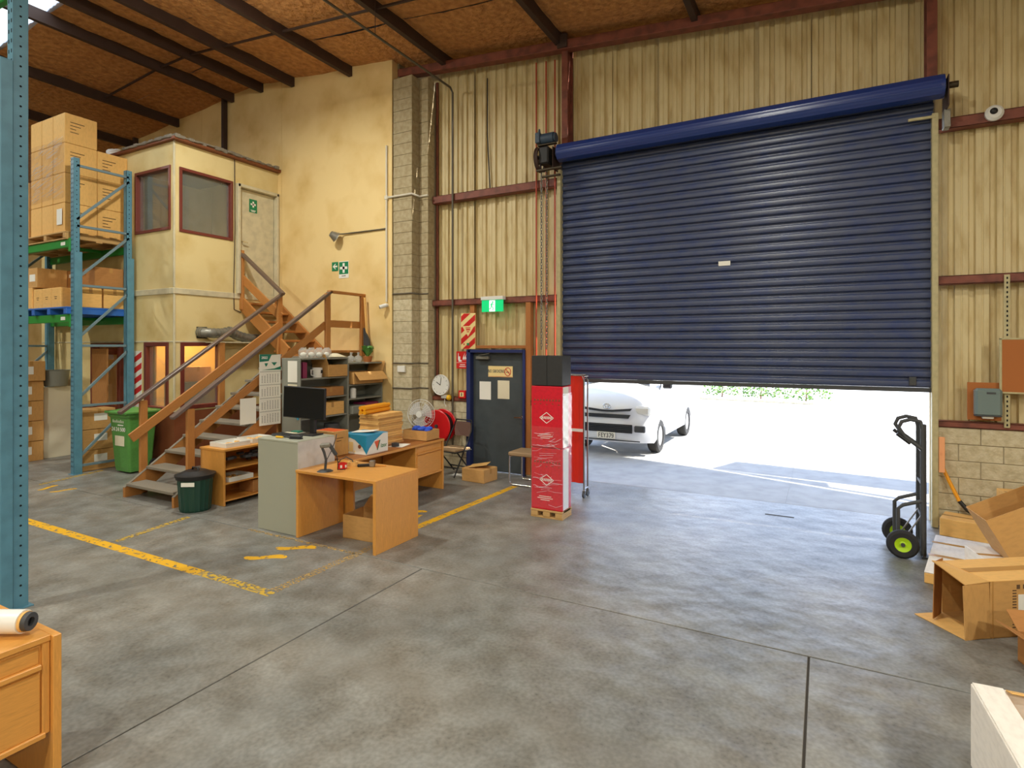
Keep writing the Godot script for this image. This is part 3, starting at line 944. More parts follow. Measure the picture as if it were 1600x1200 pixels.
	for i in 16:
		var t := i / 16.0 * (pts.size() - 2)
		var k := int(t)
		var p: Vector3 = pts[k].lerp(pts[k + 1], t - k)
		var dd: Vector3 = (pts[k + 1] - pts[k]).normalized() * 0.008
		rings.cyl(p - dd, p + dd, 0.09, -1, 14)
	part(du, "ring", rings, "galv")
	part(du, "bracket_shelf", mb().box(Vector3(OX + 0.13, 2.14, -6.95), Vector3(0.26, 0.02, 1.3), 0.003), "trim_cream")

func build_roller_door():
	var d := setting("door_4")
	# one corrugated slat after another
	var x0 := -3.535
	var x1 := 1.1
	var pitch := 0.114
	var n := 30
	var z := -8.1
	var prof := [Vector2(0.0, -0.03), Vector2(0.005, -0.016), Vector2(0.01, 0.0), Vector2(0.018, 0.005), Vector2(0.045, 0.008), Vector2(0.07, 0.006), Vector2(0.077, 0.002), Vector2(0.079, -0.012), Vector2(0.082, -0.028), Vector2(0.09, -0.034), Vector2(0.104, -0.034), Vector2(pitch, -0.03)]
	var am := mb().grid(1, prof.size() - 1, func(u, v):
		var q: Vector2 = prof[int(round(v * (prof.size() - 1)))]
		return Vector3(lerpf(x0, x1, u), q.x, q.y)).mesh()
	for i in n:
		var o := part(d, "slat", am, "slat")
		o.position = Vector3(0, 1.585 + i * pitch, z)
	part(d, "bottom_rail", mb().box(Vector3((x0 + x1) / 2, 1.56, z), Vector3(x1 - x0, 0.05, 0.045), 0.004), "dark_grey")
	part(d, "lock_plate", mb().box(Vector3(0.9, 1.66, z + 0.015), Vector3(0.07, 0.1, 0.02), 0.004), "dark_grey")
	part(d, "maker_label", mb().box(Vector3(-1.17, 3.17, z + 0.012), Vector3(0.15, 0.06, 0.004)), "paper")
	# the coil above, its turns of curtain showing as long ridges
	var cy := 4.96
	var cz := -7.93
	part(d, "coil", mb().grid(1, 96, func(u, v):
		var t: float = -v * TAU
		var r: float = 0.128 + 0.006 * pow(absf(sin(t * 5.0)), 12.0)
		return Vector3(lerpf(-3.5, 1.14, u), cy + sin(t) * r, cz + cos(t) * r)).cyl(Vector3(1.13, cy, cz), Vector3(1.17, cy, cz), 0.13, -1, 24), "door_paint")
	part(d, "head_slat", mb().grid(1, 6, func(u, v): return Vector3(lerpf(x0, x1, u), lerpf(4.99, 5.04, v), -8.11 + 0.06 * v)), "door_paint")
	part(d, "axle", mb().cyl(Vector3(-3.75, cy, cz), Vector3(1.3, cy, cz), 0.035), "grease")
	for x in [-3.56, 1.2]:
		part(d, "end_plate", mb().box(Vector3(x, cy - 0.08, cz - 0.08), Vector3(0.012, 0.34, 0.36), 0.003), "dark_steel")
	part(d, "end_bracket", mb().box(Vector3(1.21, 4.62, -8.05), Vector3(0.06, 0.2, 0.14), 0.004), "galv")
	part(d, "guide", mb().box(Vector3(-3.545, 2.38, -8.07), Vector3(0.06, 4.74, 0.1), 0.004), "guide")
	part(d, "guide", mb().box(Vector3(1.105, 2.36, -8.07), Vector3(0.06, 4.7, 0.1), 0.004), "guide")
	part(d, "guide_stop", mb().box(Vector3(0.98, 4.67, -8.03), Vector3(0.26, 0.03, 0.03), 0.004), "guide")
	# motor with its chain wheel
	var m := part(d, "motor_frame", mb().box(Vector3(-3.62, 4.72, -7.84), Vector3(0.42, 0.03, 0.05), 0.004).box(Vector3(-3.6, 4.62, -7.86), Vector3(0.3, 0.025, 0.05), 0.004).box(Vector3(-3.66, 5.1, -7.86), Vector3(0.3, 0.02, 0.06), 0.003), "grease")
	part(m, "chain_wheel", mb().lathe([Vector2(0.15, -0.02), Vector2(0.19, -0.03), Vector2(0.175, 0.0), Vector2(0.19, 0.03), Vector2(0.15, 0.02), Vector2(0.15, -0.02)], 28, Vector3(-3.79, 4.9, -7.9), Basis(Vector3(0, 0, 1), PI / 2)).box(Vector3(-3.79, 4.9, -7.9), Vector3(0.02, 0.32, 0.04)).box(Vector3(-3.79, 4.9, -7.9), Vector3(0.02, 0.04, 0.32)).cyl(Vector3(-3.84, 4.9, -7.9), Vector3(-3.72, 4.9, -7.9), 0.07, -1, 16), "dark_steel")
	part(m, "drive_motor", mb().cyl(Vector3(-3.76, 5.2, -7.9), Vector3(-3.56, 5.2, -7.9), 0.085, -1, 18).cyl(Vector3(-3.56, 5.2, -7.9), Vector3(-3.53, 5.2, -7.9), 0.07, -1, 18).box(Vector3(-3.8, 5.21, -7.86), Vector3(0.08, 0.16, 0.12), 0.01).cyl(Vector3(-3.8, 5.28, -7.88), Vector3(-3.8, 5.36, -7.88), 0.025, 0.012, 8), "motor")
	part(m, "gear_case", mb().box(Vector3(-3.68, 4.92, -7.88), Vector3(0.16, 0.26, 0.24), 0.02), "black")
	# hand chain, link by link
	var ch := mb()
	for s in [[-3.79, 0.5], [-3.70, 0.3]]:
		for i in 62:
			var y: float = 4.75 - i * 0.044 - s[1] * 0.04
			var ring := []
			var flat: bool = i % 2 == 0
			for k in 8:
				var t := TAU * k / 8.0
				ring.append(Vector3(s[0] + (cos(t) * 0.016 if flat else 0.0), y + sin(t) * 0.03, -7.93 + (0.0 if flat else cos(t) * 0.016)))
			ch.tube(ring, 0.006, 4, true)
	var cc := part(d, "hand_chain", ch, "galv")
	cc.set_meta("kind", "stuff")

func build_outside():
	var g := setting("floor_outside")
	part(g, "apron_slab", mb().box(Vector3(-2.1, -0.06, -9.7), Vector3(3.3, 0.12, 2.68), 0.003), "apron")
	part(g, "apron_slab", mb().box(Vector3(2.0, -0.06, -9.7), Vector3(4.9, 0.12, 2.68), 0.003), "apron")
	part(g, "apron_slab", mb().box(Vector3(-6.4, -0.06, -9.7), Vector3(5.3, 0.12, 2.68), 0.003), "apron")
	part(g, "yard", mb().box(Vector3(0, -0.075, -36.05), Vector3(90, 0.14, 50)), "asphalt")
	part(g, "yard_base", mb().box(Vector3(0, -0.2, -9.7), Vector3(40, 0.15, 2.8)), "joint")
	# added unseen sheets over the doorway, cut to cast its shade and sun strips
	var blocker := setting("trim_added_shade")
	var k := Vector2(0.80 / 1.25, -0.22 / 1.25) * 5.7
	var sheets := [
		[[-12, -8.1], [-12, -12.3], [-4.1, -10.65], [-1.75, -10.14], [1.13, -9.14], [7, -7.1], [7, -6.9]],
		[[-1.7, -10.18], [-1.4, -11.03], [1.32, -10.71], [8, -9.95], [8, -9.0], [1.2, -9.85], [0.0, -10.0]],
		[[-1.7, -10.17], [0.05, -9.95], [0.07, -9.68], [1.16, -9.34], [8, -7.2], [8, -6.95], [1.13, -9.21]]]
	for s in sheets:
		var q := PackedVector2Array()
		for v in s: q.append(Vector2(v[0] + k.x, -minf(v[1] + k.y, -8.46)))
		part(blocker, "shade_sheet", mb().prism(q, 5.68, 5.7, Transform3D(Basis(Vector3.RIGHT, -PI / 2), Vector3.ZERO)), "roof_sheet")
	van()
	shrubs()

func van():
	var v := thing("delivery_van", "white delivery van parked outside with its front facing the doorway", "van", Vector3(-3.65, 0, -10.5))
	# side outline (z back, y up) swept across the width with rounded flanks
	var side := [Vector2(0.03, 0.26), Vector2(0.0, 0.42), Vector2(0.0, 0.66), Vector2(0.05, 0.86), Vector2(0.16, 1.02), Vector2(0.36, 1.16), Vector2(0.62, 1.3), Vector2(1.25, 1.86), Vector2(1.5, 1.95), Vector2(2.4, 1.98), Vector2(4.5, 1.95), Vector2(4.66, 1.8), Vector2(4.69, 0.9), Vector2(4.66, 0.3)]
	var body := mb()
	body.grid(16, side.size() - 1, func(u, t):
		var p: Vector2 = side[int(round(t * (side.size() - 1)))]
		var s: float = u * 2.0 - 1.0
		var half: float = 0.85 - maxf(0.0, p.y - 1.1) * 0.16
		var curve: float = 0.2 * pow(absf(s), 3.2) if p.x < 1.0 else 0.04 * pow(absf(s), 6.0)
		var z: float = p.x + curve if p.x < 2.5 else p.x - 0.05 * pow(absf(s), 6.0)
		return Vector3(half * sin(s * PI / 2) if absf(s) < 0.0 else half * s, p.y - 0.05 * pow(absf(s), 8.0) * (1.0 if p.y > 1.5 else 0.0), -z))
	for s in [-1.0, 1.0]:
		for i in side.size() - 1:
			if i == 6: continue
		var poly := PackedVector2Array()
		poly.append(Vector2(0.23, 0.26))
		poly.append(Vector2(0.2, 0.6)); poly.append(Vector2(0.25, 0.86)); poly.append(Vector2(0.38, 1.02)); poly.append(Vector2(0.58, 1.16)); poly.append(Vector2(0.82, 1.28))
		poly.append(Vector2(4.62, 1.28)); poly.append(Vector2(4.64, 0.3))
		for w in [3.3, 0.8]:
			for i in 9:
				var t := PI * i / 8.0
				poly.append(Vector2(w + 0.37 * cos(t), 0.3 + 0.37 * sin(t)))
		body.prism(poly, 0.835, 0.85, Transform3D(Basis(Vector3(0, 0, -1), Vector3.UP, Vector3(s, 0, 0)), Vector3.ZERO))
		body.quad(Vector3(0.848 * s, 1.28, -0.8), Vector3(0.848 * s, 1.28, -4.6), Vector3(0.715 * s, 1.93, -4.5), Vector3(0.715 * s, 1.9, -1.45), Vector3(s, 0, 0))
	part(v, "body", body, "van_white")
	part(v, "windscreen", mb().quad(Vector3(-0.7, 1.34, -0.68), Vector3(0.7, 1.34, -0.68), Vector3(0.64, 1.82, -1.22), Vector3(-0.64, 1.82, -1.22), Vector3.BACK), "van_glass")
	for s in [-1.0, 1.0]:
		part(v, "side_window", mb().quad(Vector3(0.85 * s, 1.32, -0.98), Vector3(0.85 * s, 1.32, -1.9), Vector3(0.77 * s, 1.74, -1.9), Vector3(0.77 * s, 1.74, -1.4), Vector3(s, 0, 0)), "van_glass")
	# two dark slits either side of the badge, then the wide lower grille
	part(v, "upper_grille", mb().prism(PackedVector2Array([Vector2(-0.5, 0.9), Vector2(-0.12, 0.86), Vector2(0.0, 0.855), Vector2(0.12, 0.86), Vector2(0.5, 0.9), Vector2(0.46, 0.85), Vector2(0.1, 0.82), Vector2(-0.1, 0.82), Vector2(-0.46, 0.85)]), 0.0, 0.03, Transform3D(Basis(), Vector3(0, 0.01, -0.03))), "van_dark")
	part(v, "upper_grille", mb().prism(PackedVector2Array([Vector2(-0.47, 0.78), Vector2(0.47, 0.78), Vector2(0.43, 0.71), Vector2(-0.43, 0.71)]), 0.0, 0.03, Transform3D(Basis(), Vector3(0, 0.01, -0.02))), "van_dark")
	var lg := mb()
	for i in 4: lg.box(Vector3(0, 0.475 + i * 0.034, 0.012), Vector3(0.96, 0.02, 0.02), 0.003)
	part(v, "lower_grille", lg, "van_dark")
	part(v, "grille_recess", mb().box(Vector3(0, 0.525, -0.004), Vector3(1.0, 0.16, 0.02)), "black")
	part(v, "bumper_seam", mb().box(Vector3(0, 0.3, 0.0), Vector3(1.3, 0.018, 0.02)), "van_dark")
	for s in [-1.0, 1.0]:
		part(v, "fog_lamp", mb().box(Vector3(0.64 * s, 0.53, -0.03), Vector3(0.2, 0.12, 0.06), 0.02), "dark_grey")
		part(v, "headlamp", mb().box(Vector3(0.66 * s, 0.86, -0.18), Vector3(0.3, 0.17, 0.16), 0.05), "white_plastic")
		part(v, "mirror", mb().box(Vector3(0.97 * s, 1.38, -0.8), Vector3(0.18, 0.26, 0.1), 0.04), "van_dark")
		for z in [-0.8, -3.3]:
			var wx: float = 0.74 * s
			var wh := part(v, "wheel", mb().lathe([Vector2(0.2, -0.1), Vector2(0.3, -0.1), Vector2(0.325, -0.07), Vector2(0.325, 0.07), Vector2(0.3, 0.1), Vector2(0.2, 0.1)], 26, Vector3(wx, 0.325, z), Basis(Vector3(0, 0, 1), PI / 2)), "tyre")
			part(wh, "rim", mb().cyl(Vector3(wx - 0.06, 0.325, z), Vector3(wx + 0.085 * s, 0.325, z), 0.21, -1, 20), "alu")
	var pl := part(v, "number_plate", mb().box(Vector3(0, 0.385, 0.02), Vector3(0.36, 0.125, 0.01), 0.003), "paper")
	text(pl, "FEY379", 0.085, "ink", Vector3(0, 0.385, 0.027), 0.0, "lettering", 0.8)
	# oval badge of three crossing rings
	var bd := mb()
	for q in [[0.0, 0.0, 0.075, 0.05], [0.0, 0.0, 0.024, 0.046], [0.0, 0.017, 0.052, 0.02]]:
		var ring := []
		for i in 24:
			var t := TAU * i / 24.0
			ring.append(Vector3(q[0] + cos(t) * q[2], 0.93 + q[1] + sin(t) * q[3], 0.0 - 0.03))
		bd.tube(ring, 0.007, 6, true)
	part(v, "badge", bd, "chrome")

func shrubs():
	for s in [[Vector3(-3.75, 0, -25.3), 0.75, 0.8, "round dark green shrub at the far side of the yard"], [Vector3(-2.2, 0, -24.6), 0.7, 0.75, "blue-green shrub between two others across the yard"], [Vector3(-0.6, 0, -24.1), 0.85, 0.9, "bright yellow-green shrub at the end of the far bed"]]:
		var t := thing("garden_shrub", s[3], "shrub", s[0], 0.0, "shrubs across the yard")
		var lv := mb()
		for i in 420:
			var a := rng.randf() * TAU
			var e := rng.randf()
			var p := Vector3(cos(a) * s[1] * sqrt(e), 0.08 + s[2] * rng.randf() * (1.15 - e * 0.7), sin(a) * s[1] * 0.6 * sqrt(e))
			var d := Vector3(rng.randf_range(-1, 1), rng.randf_range(-0.2, 1), rng.randf_range(-1, 1)).normalized() * 0.13
			var q := d.cross(Vector3(rng.randf(), rng.randf(), 0.3)).normalized() * 0.035
			lv.quad(p - q * 0.2, p + d * 0.5 - q, p + d, p + d * 0.5 + q)
		part(t, "foliage", lv, "leaf")
		part(t, "stem", mb().cyl(Vector3(0, 0, 0), Vector3(0.03, s[2] * 0.7, 0), 0.03, 0.012, 7), "darkwood")
	solo("garden_kerb", "pale kerb in front of the far shrubs", "kerb", mb().box(Vector3(0, 0.05, 0), Vector3(4.6, 0.1, 0.15), 0.01), "block", Vector3(-2.6, 0, -23.6), -0.12)

func build_services():
	# red drain pipes, conduits and cables
	for q in [[-3.97, "farthest from the roller door"], [-3.8, "between two others"], [-3.65, "nearest the roller door"]]:
		var x: float = q[0]
		solo("red_pipe", "thin red vertical pipe on the cladding, %s" % q[1], "pipe", mb().cyl(Vector3(0, 1.25, 0), Vector3(0, ry(x) - 0.35, 0), 0.012, -1, 10), "red_pipe", Vector3(x, 0, -8.12), 0.0, "red pipes beside the roller door")
	solo("drop_pipe", "dark pipe dropping down the cladding between pier and side door", "pipe", mb().tube([Vector3(-5.55, 6.44, -2.0), Vector3(-5.55, 6.44, -8.05), Vector3(-5.55, 6.38, -8.12), Vector3(-5.55, 3.0, -8.12), Vector3(-5.55, 0.25, -8.12)], 0.018, 8), "grey_pipe")
	solo("power_cable", "slack black cable hanging across the cladding left of the motor", "cable", mb().tube([Vector3(-4.95, 6.55, -8.27), Vector3(-4.95, 5.6, -8.265), Vector3(-4.9, 4.67, -8.27)], 0.01, 6), "black")
	var c := thing("wall_conduit", "white conduit running up the plaster wall and across the pier", "conduit")
	part(c, "riser", mb().cyl(Vector3(-6.73, 2.85, ZB + 0.02), Vector3(-6.73, 5.58, ZB + 0.02), 0.018, -1, 8), "white_pipe")
	part(c, "branch", mb().tube([Vector3(-6.73, 4.67, ZB + 0.02), Vector3(-6.175, 4.67, ZB + 0.02), Vector3(-6.175, 4.67, -8.02), Vector3(-5.99, 4.67, -8.02)], 0.02, 8), "white_pipe")
	part(c, "junction", mb().box(Vector3(-6.73, 4.67, ZB + 0.02), Vector3(0.07, 0.07, 0.045), 0.006), "white_pipe")
	var f := thing("flood_lamp", "old round flood lamp on a pipe arm on the plaster wall", "lamp", Vector3(-7.84, 4.07, ZB))
	part(f, "arm", mb().tube([Vector3(1.1, 0.06, 0.02), Vector3(0.1, 0.06, 0.03), Vector3(0.05, 0.05, 0.1)], 0.012, 8), "grey_pipe")
	part(f, "shade", mb().lathe([Vector2(0.0, 0.12), Vector2(0.05, 0.11), Vector2(0.09, 0.0), Vector2(0.1, -0.01), Vector2(0.08, 0.0), Vector2(0.0, 0.02)], 18, Vector3(0, 0, 0.12), Basis(Vector3(1, 0, 0.4).normalized(), 1.1)), "galv")
	var k := thing("security_camera", "small white security camera on the plaster wall at the pier", "camera", Vector3(-6.73, 2.79, ZB))
	part(k, "mount", mb().cyl(Vector3(0, 0, 0), Vector3(0, 0, 0.05), 0.03, -1, 12), "white_plastic")
	part(k, "barrel", mb().cyl(Vector3(0.03, 0.0, 0.05), Vector3(-0.06, -0.04, 0.13), 0.035, -1, 14), "white_plastic")
	part(k, "lens", mb().cyl(Vector3(-0.058, -0.04, 0.128), Vector3(-0.066, -0.043, 0.136), 0.024, -1, 12), "black")
	var k2 := thing("dome_camera", "white dome camera on the upper girt right of the roller door", "camera", Vector3(1.65, 4.64, ZG))
	part(k2, "base", mb().lathe([Vector2(0, -0.0), Vector2(0.085, 0.0), Vector2(0.085, 0.03), Vector2(0.06, 0.055), Vector2(0.0, 0.055)], 20, Vector3.ZERO, Basis(Vector3.RIGHT, PI / 2)), "white_plastic")
	part(k2, "eye", mb().ball(Vector3(-0.01, 0.012, 0.055), Vector3(0.036, 0.036, 0.025)), "black")
	for y in [2.98, 1.78, 1.35]:
		solo("pier_bracket", "horizontal steel strap across the blockwork pier", "bracket", mb().tube([Vector3(-6.6, y, ZB + 0.012), Vector3(-6.185, y, ZB + 0.012), Vector3(-6.185, y, -8.03), Vector3(-5.995, y, -8.03)], 0.012, 6), "grey_pipe", Vector3.ZERO, 0.0, "straps across the pier")

func carton(called: String, label: String, s: Vector3, at: Vector3, turn: float, m: String, o: Dictionary) -> Node3D:
	# closed carton standing on its base; faces +z and +x may carry print or a white label
	var t := thing(called, label, o.get("cat", "box"), at, turn, o.get("group", ""))
	part(t, "body", mb().box(Vector3(0, s.y / 2, 0), s, 0.006), m)
	if o.get("tape", true):
		var w := minf(0.05, s.x * 0.2)
		part(t, "tape", mb().box(Vector3(0, s.y, 0), Vector3(s.x, 0.0012, w)).box(Vector3(s.x / 2, s.y - 0.04, 0), Vector3(0.0012, 0.08, w)), "tape")
	var e := s / 2
	if o.has("label_z"):
		var q = o.label_z
		part(t, "address_label", mb().box(Vector3(q[0], q[1], e.z + 0.001), Vector3(q[2], q[3], 0.0015)), "paper")
	if o.has("label_x"):
		var q = o.label_x
		part(t, "address_label", mb().box(Vector3(e.x + 0.001, q[1], q[0]), Vector3(0.0015, q[3], q[2])), "paper")
	if o.has("print_x"):        # rows of small lettering, too far off to read
		var b := mb()
		for i in o.print_x:
			var l: float = s.z * [0.44, 0.32, 0.18, 0.26][i % 4]
			b.box(Vector3(e.x + 0.001, s.y * (0.72 - 0.11 * i), s.z * 0.12 - (s.z * 0.44 - l) * -0.5), Vector3(0.0012, s.y * 0.025, l))
		part(t, "print", b, "print")
	if o.has("print_z"):
		var b := mb()
		for i in o.print_z:
			var l: float = s.x * [0.3, 0.22][i % 2]
			b.box(Vector3(0, s.y * (0.55 - 0.1 * i), e.z + 0.001), Vector3(l, s.y * 0.03, 0.0012))
		part(t, "print", b, "print")
	return t

func pallet(label: String, at: Vector3, sx: float, sz: float, h: float, m: String) -> Node3D:
	var t := thing("pallet", label, "pallet", at)
	for i in 5:
		part(t, "deck_board", mb().box(Vector3(0, h - 0.011, -sz / 2 + 0.06 + i * (sz - 0.12) / 4), Vector3(sx, 0.022, 0.11), 0.003), m)
	for i in 3:
		part(t, "bearer", mb().box(Vector3(-sx / 2 + 0.05 + i * (sx - 0.1) / 2, h / 2 - 0.002, 0), Vector3(0.09, h - 0.045, sz - 0.01), 0.003), m)
	for i in 3:
		part(t, "base_board", mb().box(Vector3(0, 0.01, -sz / 2 + 0.06 + i * (sz - 0.12) / 2), Vector3(sx, 0.02, 0.1), 0.003), m)
	return t

func upright(par: Node3D, x: float, z: float, h: float, w: float, d: float, pitch := 0.0762, face_z := 1.0):
	# open channel with keyhole rows in its front and side faces
	var b := mb().box(Vector3(x, h / 2, z + face_z * (d / 2 - 0.002)), Vector3(w, h, 0.004), 0.001)
	b.box(Vector3(x - w / 2 + 0.002, h / 2, z), Vector3(0.004, h, d)).box(Vector3(x + w / 2 - 0.002, h / 2, z), Vector3(0.004, h, d))
	b.box(Vector3(x, h / 2, z - face_z * (d / 2 - 0.002)), Vector3(w, h, 0.004))
	var u := part(par, "upright", b, "rack_blue")
	var q := mb()
	var y := 0.1
	while y < h - 0.04:
		q.cyl(Vector3(x + w / 2 - 0.002, y, z), Vector3(x + w / 2 + 0.0008, y, z), 0.0085, -1, 8)
		for s in [-1, 1]: q.box(Vector3(x + s * w * 0.24, y + 0.03, z + face_z * d / 2), Vector3(0.014, 0.03, 0.0015))
		y += pitch
	var hh := part(u, "bolt_holes", q, "rack_hole")
	hh.set_meta("kind", "stuff")
	part(par, "foot_plate", mb().box(Vector3(x, 0.004, z), Vector3(w + 0.06, 0.008, d + 0.05)), "rack_blue")

func build_racks():
	# far rack along the office front
	var r := thing("pallet_rack", "tall blue pallet rack with green beams in front of the office", "rack")
	var z0 := -4.83
	var z1 := -5.63
	for x in [-10.665, -13.45]:
		upright(r, x, z0, 5.12, 0.09, 0.09)
		upright(r, x, z1, 5.12, 0.09, 0.09, 0.0762, -1.0)
		for z in [z0, z1]:
			part(r, "reinforcing_channel", mb().box(Vector3(x + 0.052, 1.8, z - 0.02), Vector3(0.012, 3.6, 0.11), 0.003), "rack_blue")
		var tie := [5.0, 4.02, 3.06, 2.08, 1.1, 0.13]
		for i in 6:
			part(r, "tie", mb().bar(Vector3(x + 0.03, tie[i], z0), Vector3(x + 0.03, tie[i], z1), 0.03, 0.04, Vector3.UP, 0.003), "rack_grey")
			if i < 5:
				part(r, "diagonal_brace", mb().bar(Vector3(x + 0.03, tie[i + 1] + 0.1, z0), Vector3(x + 0.03, tie[i] - 0.07, z1), 0.03, 0.04, Vector3.UP, 0.003), "rack_grey")
	for y in [3.745, 2.525]:
		for z in [z0 + 0.03, z1 - 0.03]:
			var bm := part(r, "beam", mb().box(Vector3(-12.06, y, z), Vector3(2.7, 0.13, 0.05), 0.006), "beam_green", "green box beam")
			part(bm, "beam_connector", mb().box(Vector3(-10.73, y - 0.03, z), Vector3(0.05, 0.22, 0.06), 0.004), "beam_green")
			if z > -5:
				part(bm, "load_label", mb().box(Vector3(-10.93, y, z + 0.027), Vector3(0.14, 0.055, 0.002)), "paper")
		part(r, "cross_bar", mb().box(Vector3(-11.5, y + 0.03, (z0 + z1) / 2), Vector3(0.05, 0.05, 0.78), 0.004), "beam_green")
	# near rack, at the left edge of the picture
	var n := thing("pallet_rack", "blue rack upright with a row of bolt holes beside the wooden desk", "rack")
	upright(n, -5.6, -2.14, 6.2, 0.09, 0.1, 0.0785)
	part(n, "reinforcing_channel", mb().box(Vector3(-5.585, 2.14, -2.045), Vector3(0.1, 4.28, 0.085), 0.006), "rack_blue")
	part(n, "beam", mb().box(Vector3(-7.0, 4.9, -2.14), Vector3(2.7, 0.13, 0.05), 0.006), "beam_green")
	part(n, "upright_rear", mb().box(Vector3(-8.4, 3.1, -2.14), Vector3(0.09, 6.2, 0.1), 0.003), "rack_blue")

	# upper level: shrink-wrapped cartons on a timber pallet
	pallet("timber pallet under the shrink-wrapped cartons on the upper rack level", Vector3(-11.46, 3.81, -5.24), 1.36, 1.0, 0.13, "pallet")
	var first: Node3D
	for tier in 4:
		for k in 3:
			for row in 2:
				if row == 1 and (tier == 3 or k < 2): continue
				var at := Vector3(-11.1 - (2 - k) * 0.386, 3.942 + tier * 0.49, -5.03 - row * 0.485)
				var lab: String = ["lowest", "second", "third", "topmost"][tier] + " tier"
				var lb := "tall carton, %s of the %s" % [lab, "wrapped stack, " + ["farthest from", "second from", "nearest"][k] + " the blue upright" if row == 0 else "upper rack stack nearest the office"]
				if first == null:
					first = carton("tall_carton", lb, Vector3(0.376, 0.485, 0.478), at, 0.0, "card_pale", {"print_x": 4, "tape": false, "group": "tall cartons on the upper rack level"})
				else:
					copy(first, at, rng.randf_range(-0.012, 0.012), lb)
	solo("packing_slip", "white packing slip on a wrapped carton of the lowest tier", "paper", mb().box(Vector3.ZERO, Vector3(0.17, 0.26, 0.002)), "paper", Vector3(-11.06, 4.2, -4.779))
	# stretch film round the middle tiers, creased, its highlights drawn as pale threads
	var film := mb()
	film.grid(40, 22, func(u, v):
		var x: float = lerpf(-12.07, -10.9, u)
		var y: float = lerpf(4.5, 5.47, v)
		return Vector3(x, y + 0.02 * sin(u * 9.0) * (v - 0.5), -4.772 + 0.004 * sin(v * 61.0 + u * 7.0) + 0.003 * sin(u * 33.0 - v * 20.0)))
	var glints := mb()
	for i in 90:
		var x := rng.randf_range(-12.02, -11.15)
		var y := rng.randf_range(4.52, 5.45)
		var l := rng.randf_range(0.08, 0.34)
		glints.tube([Vector3(x, y, -4.766), Vector3(x + l * 0.5, y + l * 0.11, -4.762), Vector3(minf(x + l, -10.92), y + l * 0.24, -4.766)], rng.randf_range(0.0008, 0.003), 5)
	var ft := thing("stretch_film", "creased clear stretch film with painted highlights round the upper cartons", "film")
	part(ft, "sheet", film, "film")
	part(ft, "fold_glint", glints, "film_glint")
	# next load to the left
	pallet("timber pallet behind the blue upright on the upper rack level", Vector3(-12.85, 3.81, -5.24), 1.1, 1.0, 0.13, "pallet")
	for i in 2:
		carton("tall_carton", "plain brown carton %s left of the shrink-wrapped stack" % ["below another", "on top of another"][i], Vector3(0.4, 0.48, 0.5), Vector3(-12.33, 3.942 + i * 0.485, -5.04), 0.0, "card", {})
		carton("tall_carton", "wider brown carton %s at the far end of the upper level" % ["at the bottom", "stacked second"][i], Vector3(0.6, 0.48, 0.5), Vector3(-12.86, 3.942 + i * 0.485, -5.04), 0.0, "card_dark", {})
	# lower level: blue plastic pallet
	var bp := thing("plastic_pallet", "blue plastic pallet on the lower rack level", "pallet", Vector3(-11.55, 2.592, -5.22))
	part(bp, "deck", mb().box(Vector3(0, 0.105, 0), Vector3(1.7, 0.03, 1.0), 0.006), "blue_plastic")
	for i in 4: part(bp, "skid", mb().box(Vector3(-0.8 + i * 0.533, 0.045, 0), Vector3(0.1, 0.09, 1.0), 0.006), "blue_plastic")
	var y2 := 2.712
	carton("cardboard_box", "large brown carton at the bottom left of the lower rack level", Vector3(0.5, 0.36, 0.45), Vector3(-12.2, y2, -4.98), 0.0, "card_pale", {"label_z": [0.1, 0.2, 0.07, 0.07]})
	carton("cardboard_box", "brown carton with a white label stacked on the lower rack level", Vector3(0.62, 0.34, 0.45), Vector3(-12.12, y2 + 0.362, -5.0), 0.0, "card", {"label_z": [0.15, 0.17, 0.2, 0.12]})
	for i in 3:
		carton("cardboard_box", "small pale carton on the blue pallet, %s" % ["touching the large brown carton", "middle of three", "nearest the upright"][i], Vector3(0.3, 0.33, 0.4), Vector3(-11.79 + i * 0.305, y2, -4.98), 0.0, "card_pale", {"print_z": 2, "group": "row of pale cartons on the blue pallet"})
	carton("cardboard_box", "dark brown carton with a red mark on the lower rack level", Vector3(0.7, 0.7, 0.4), Vector3(-11.52, y2, -5.43), 0.0, "card_dark", {"label_z": [-0.2, 0.6, 0.08, 0.06]})
	for i in 2:
		carton("cardboard_box", "wide carton at the open end of the lower level, %s" % ["towards the aisle", "towards the office"][i], Vector3(0.3, 0.33, 0.34), Vector3(-10.87 - i * 0.0, y2, -5.08 - i * 0.37), 0.0, "card_pale", {"print_x": 1})
	carton("cardboard_box", "film-covered brown box on the lower level against the office", Vector3(0.28, 0.36, 0.5), Vector3(-10.88, y2 + 0.335, -5.4), 0.0, "card_dark", {})
	# ground level
	for i in 5:
		carton("archive_carton", "brown archive carton with white label, %s of the floor stack" % ["lowest", "second", "third", "fourth", "topmost"][i], Vector3(0.5, 0.355, 0.42), Vector3(-12.8 + rng.randf_range(-0.01, 0.01) + (0.06 if i == 4 else 0.0), i * 0.362, -4.97), 0.0, "card", {"label_x": [0.07, 0.19, 0.2, 0.14], "group": "archive cartons stacked under the rack"})
	solo("plywood_sheet", "pale sheet of board standing against the cartons under the rack", "board", mb().box(Vector3(0, 0.66, 0), Vector3(0.03, 1.32, 0.52), 0.003), "paper_cream", Vector3(-12.66, 0, -5.45), 0.0)
	var tub := thing("grey_tub", "grey plastic tub on top of the pale board", "tub", Vector3(-12.7, 1.32, -5.43))
	tub.scale = Vector3(0.72, 1.0, 0.72)
	part(tub, "bowl", mb().lathe([Vector2(0.0, 0.01), Vector2(0.24, 0.01), Vector2(0.3, 0.3), Vector2(0.32, 0.31), Vector2(0.29, 0.29), Vector2(0.23, 0.03), Vector2(0.0, 0.03)], 20), "shelf_grey")
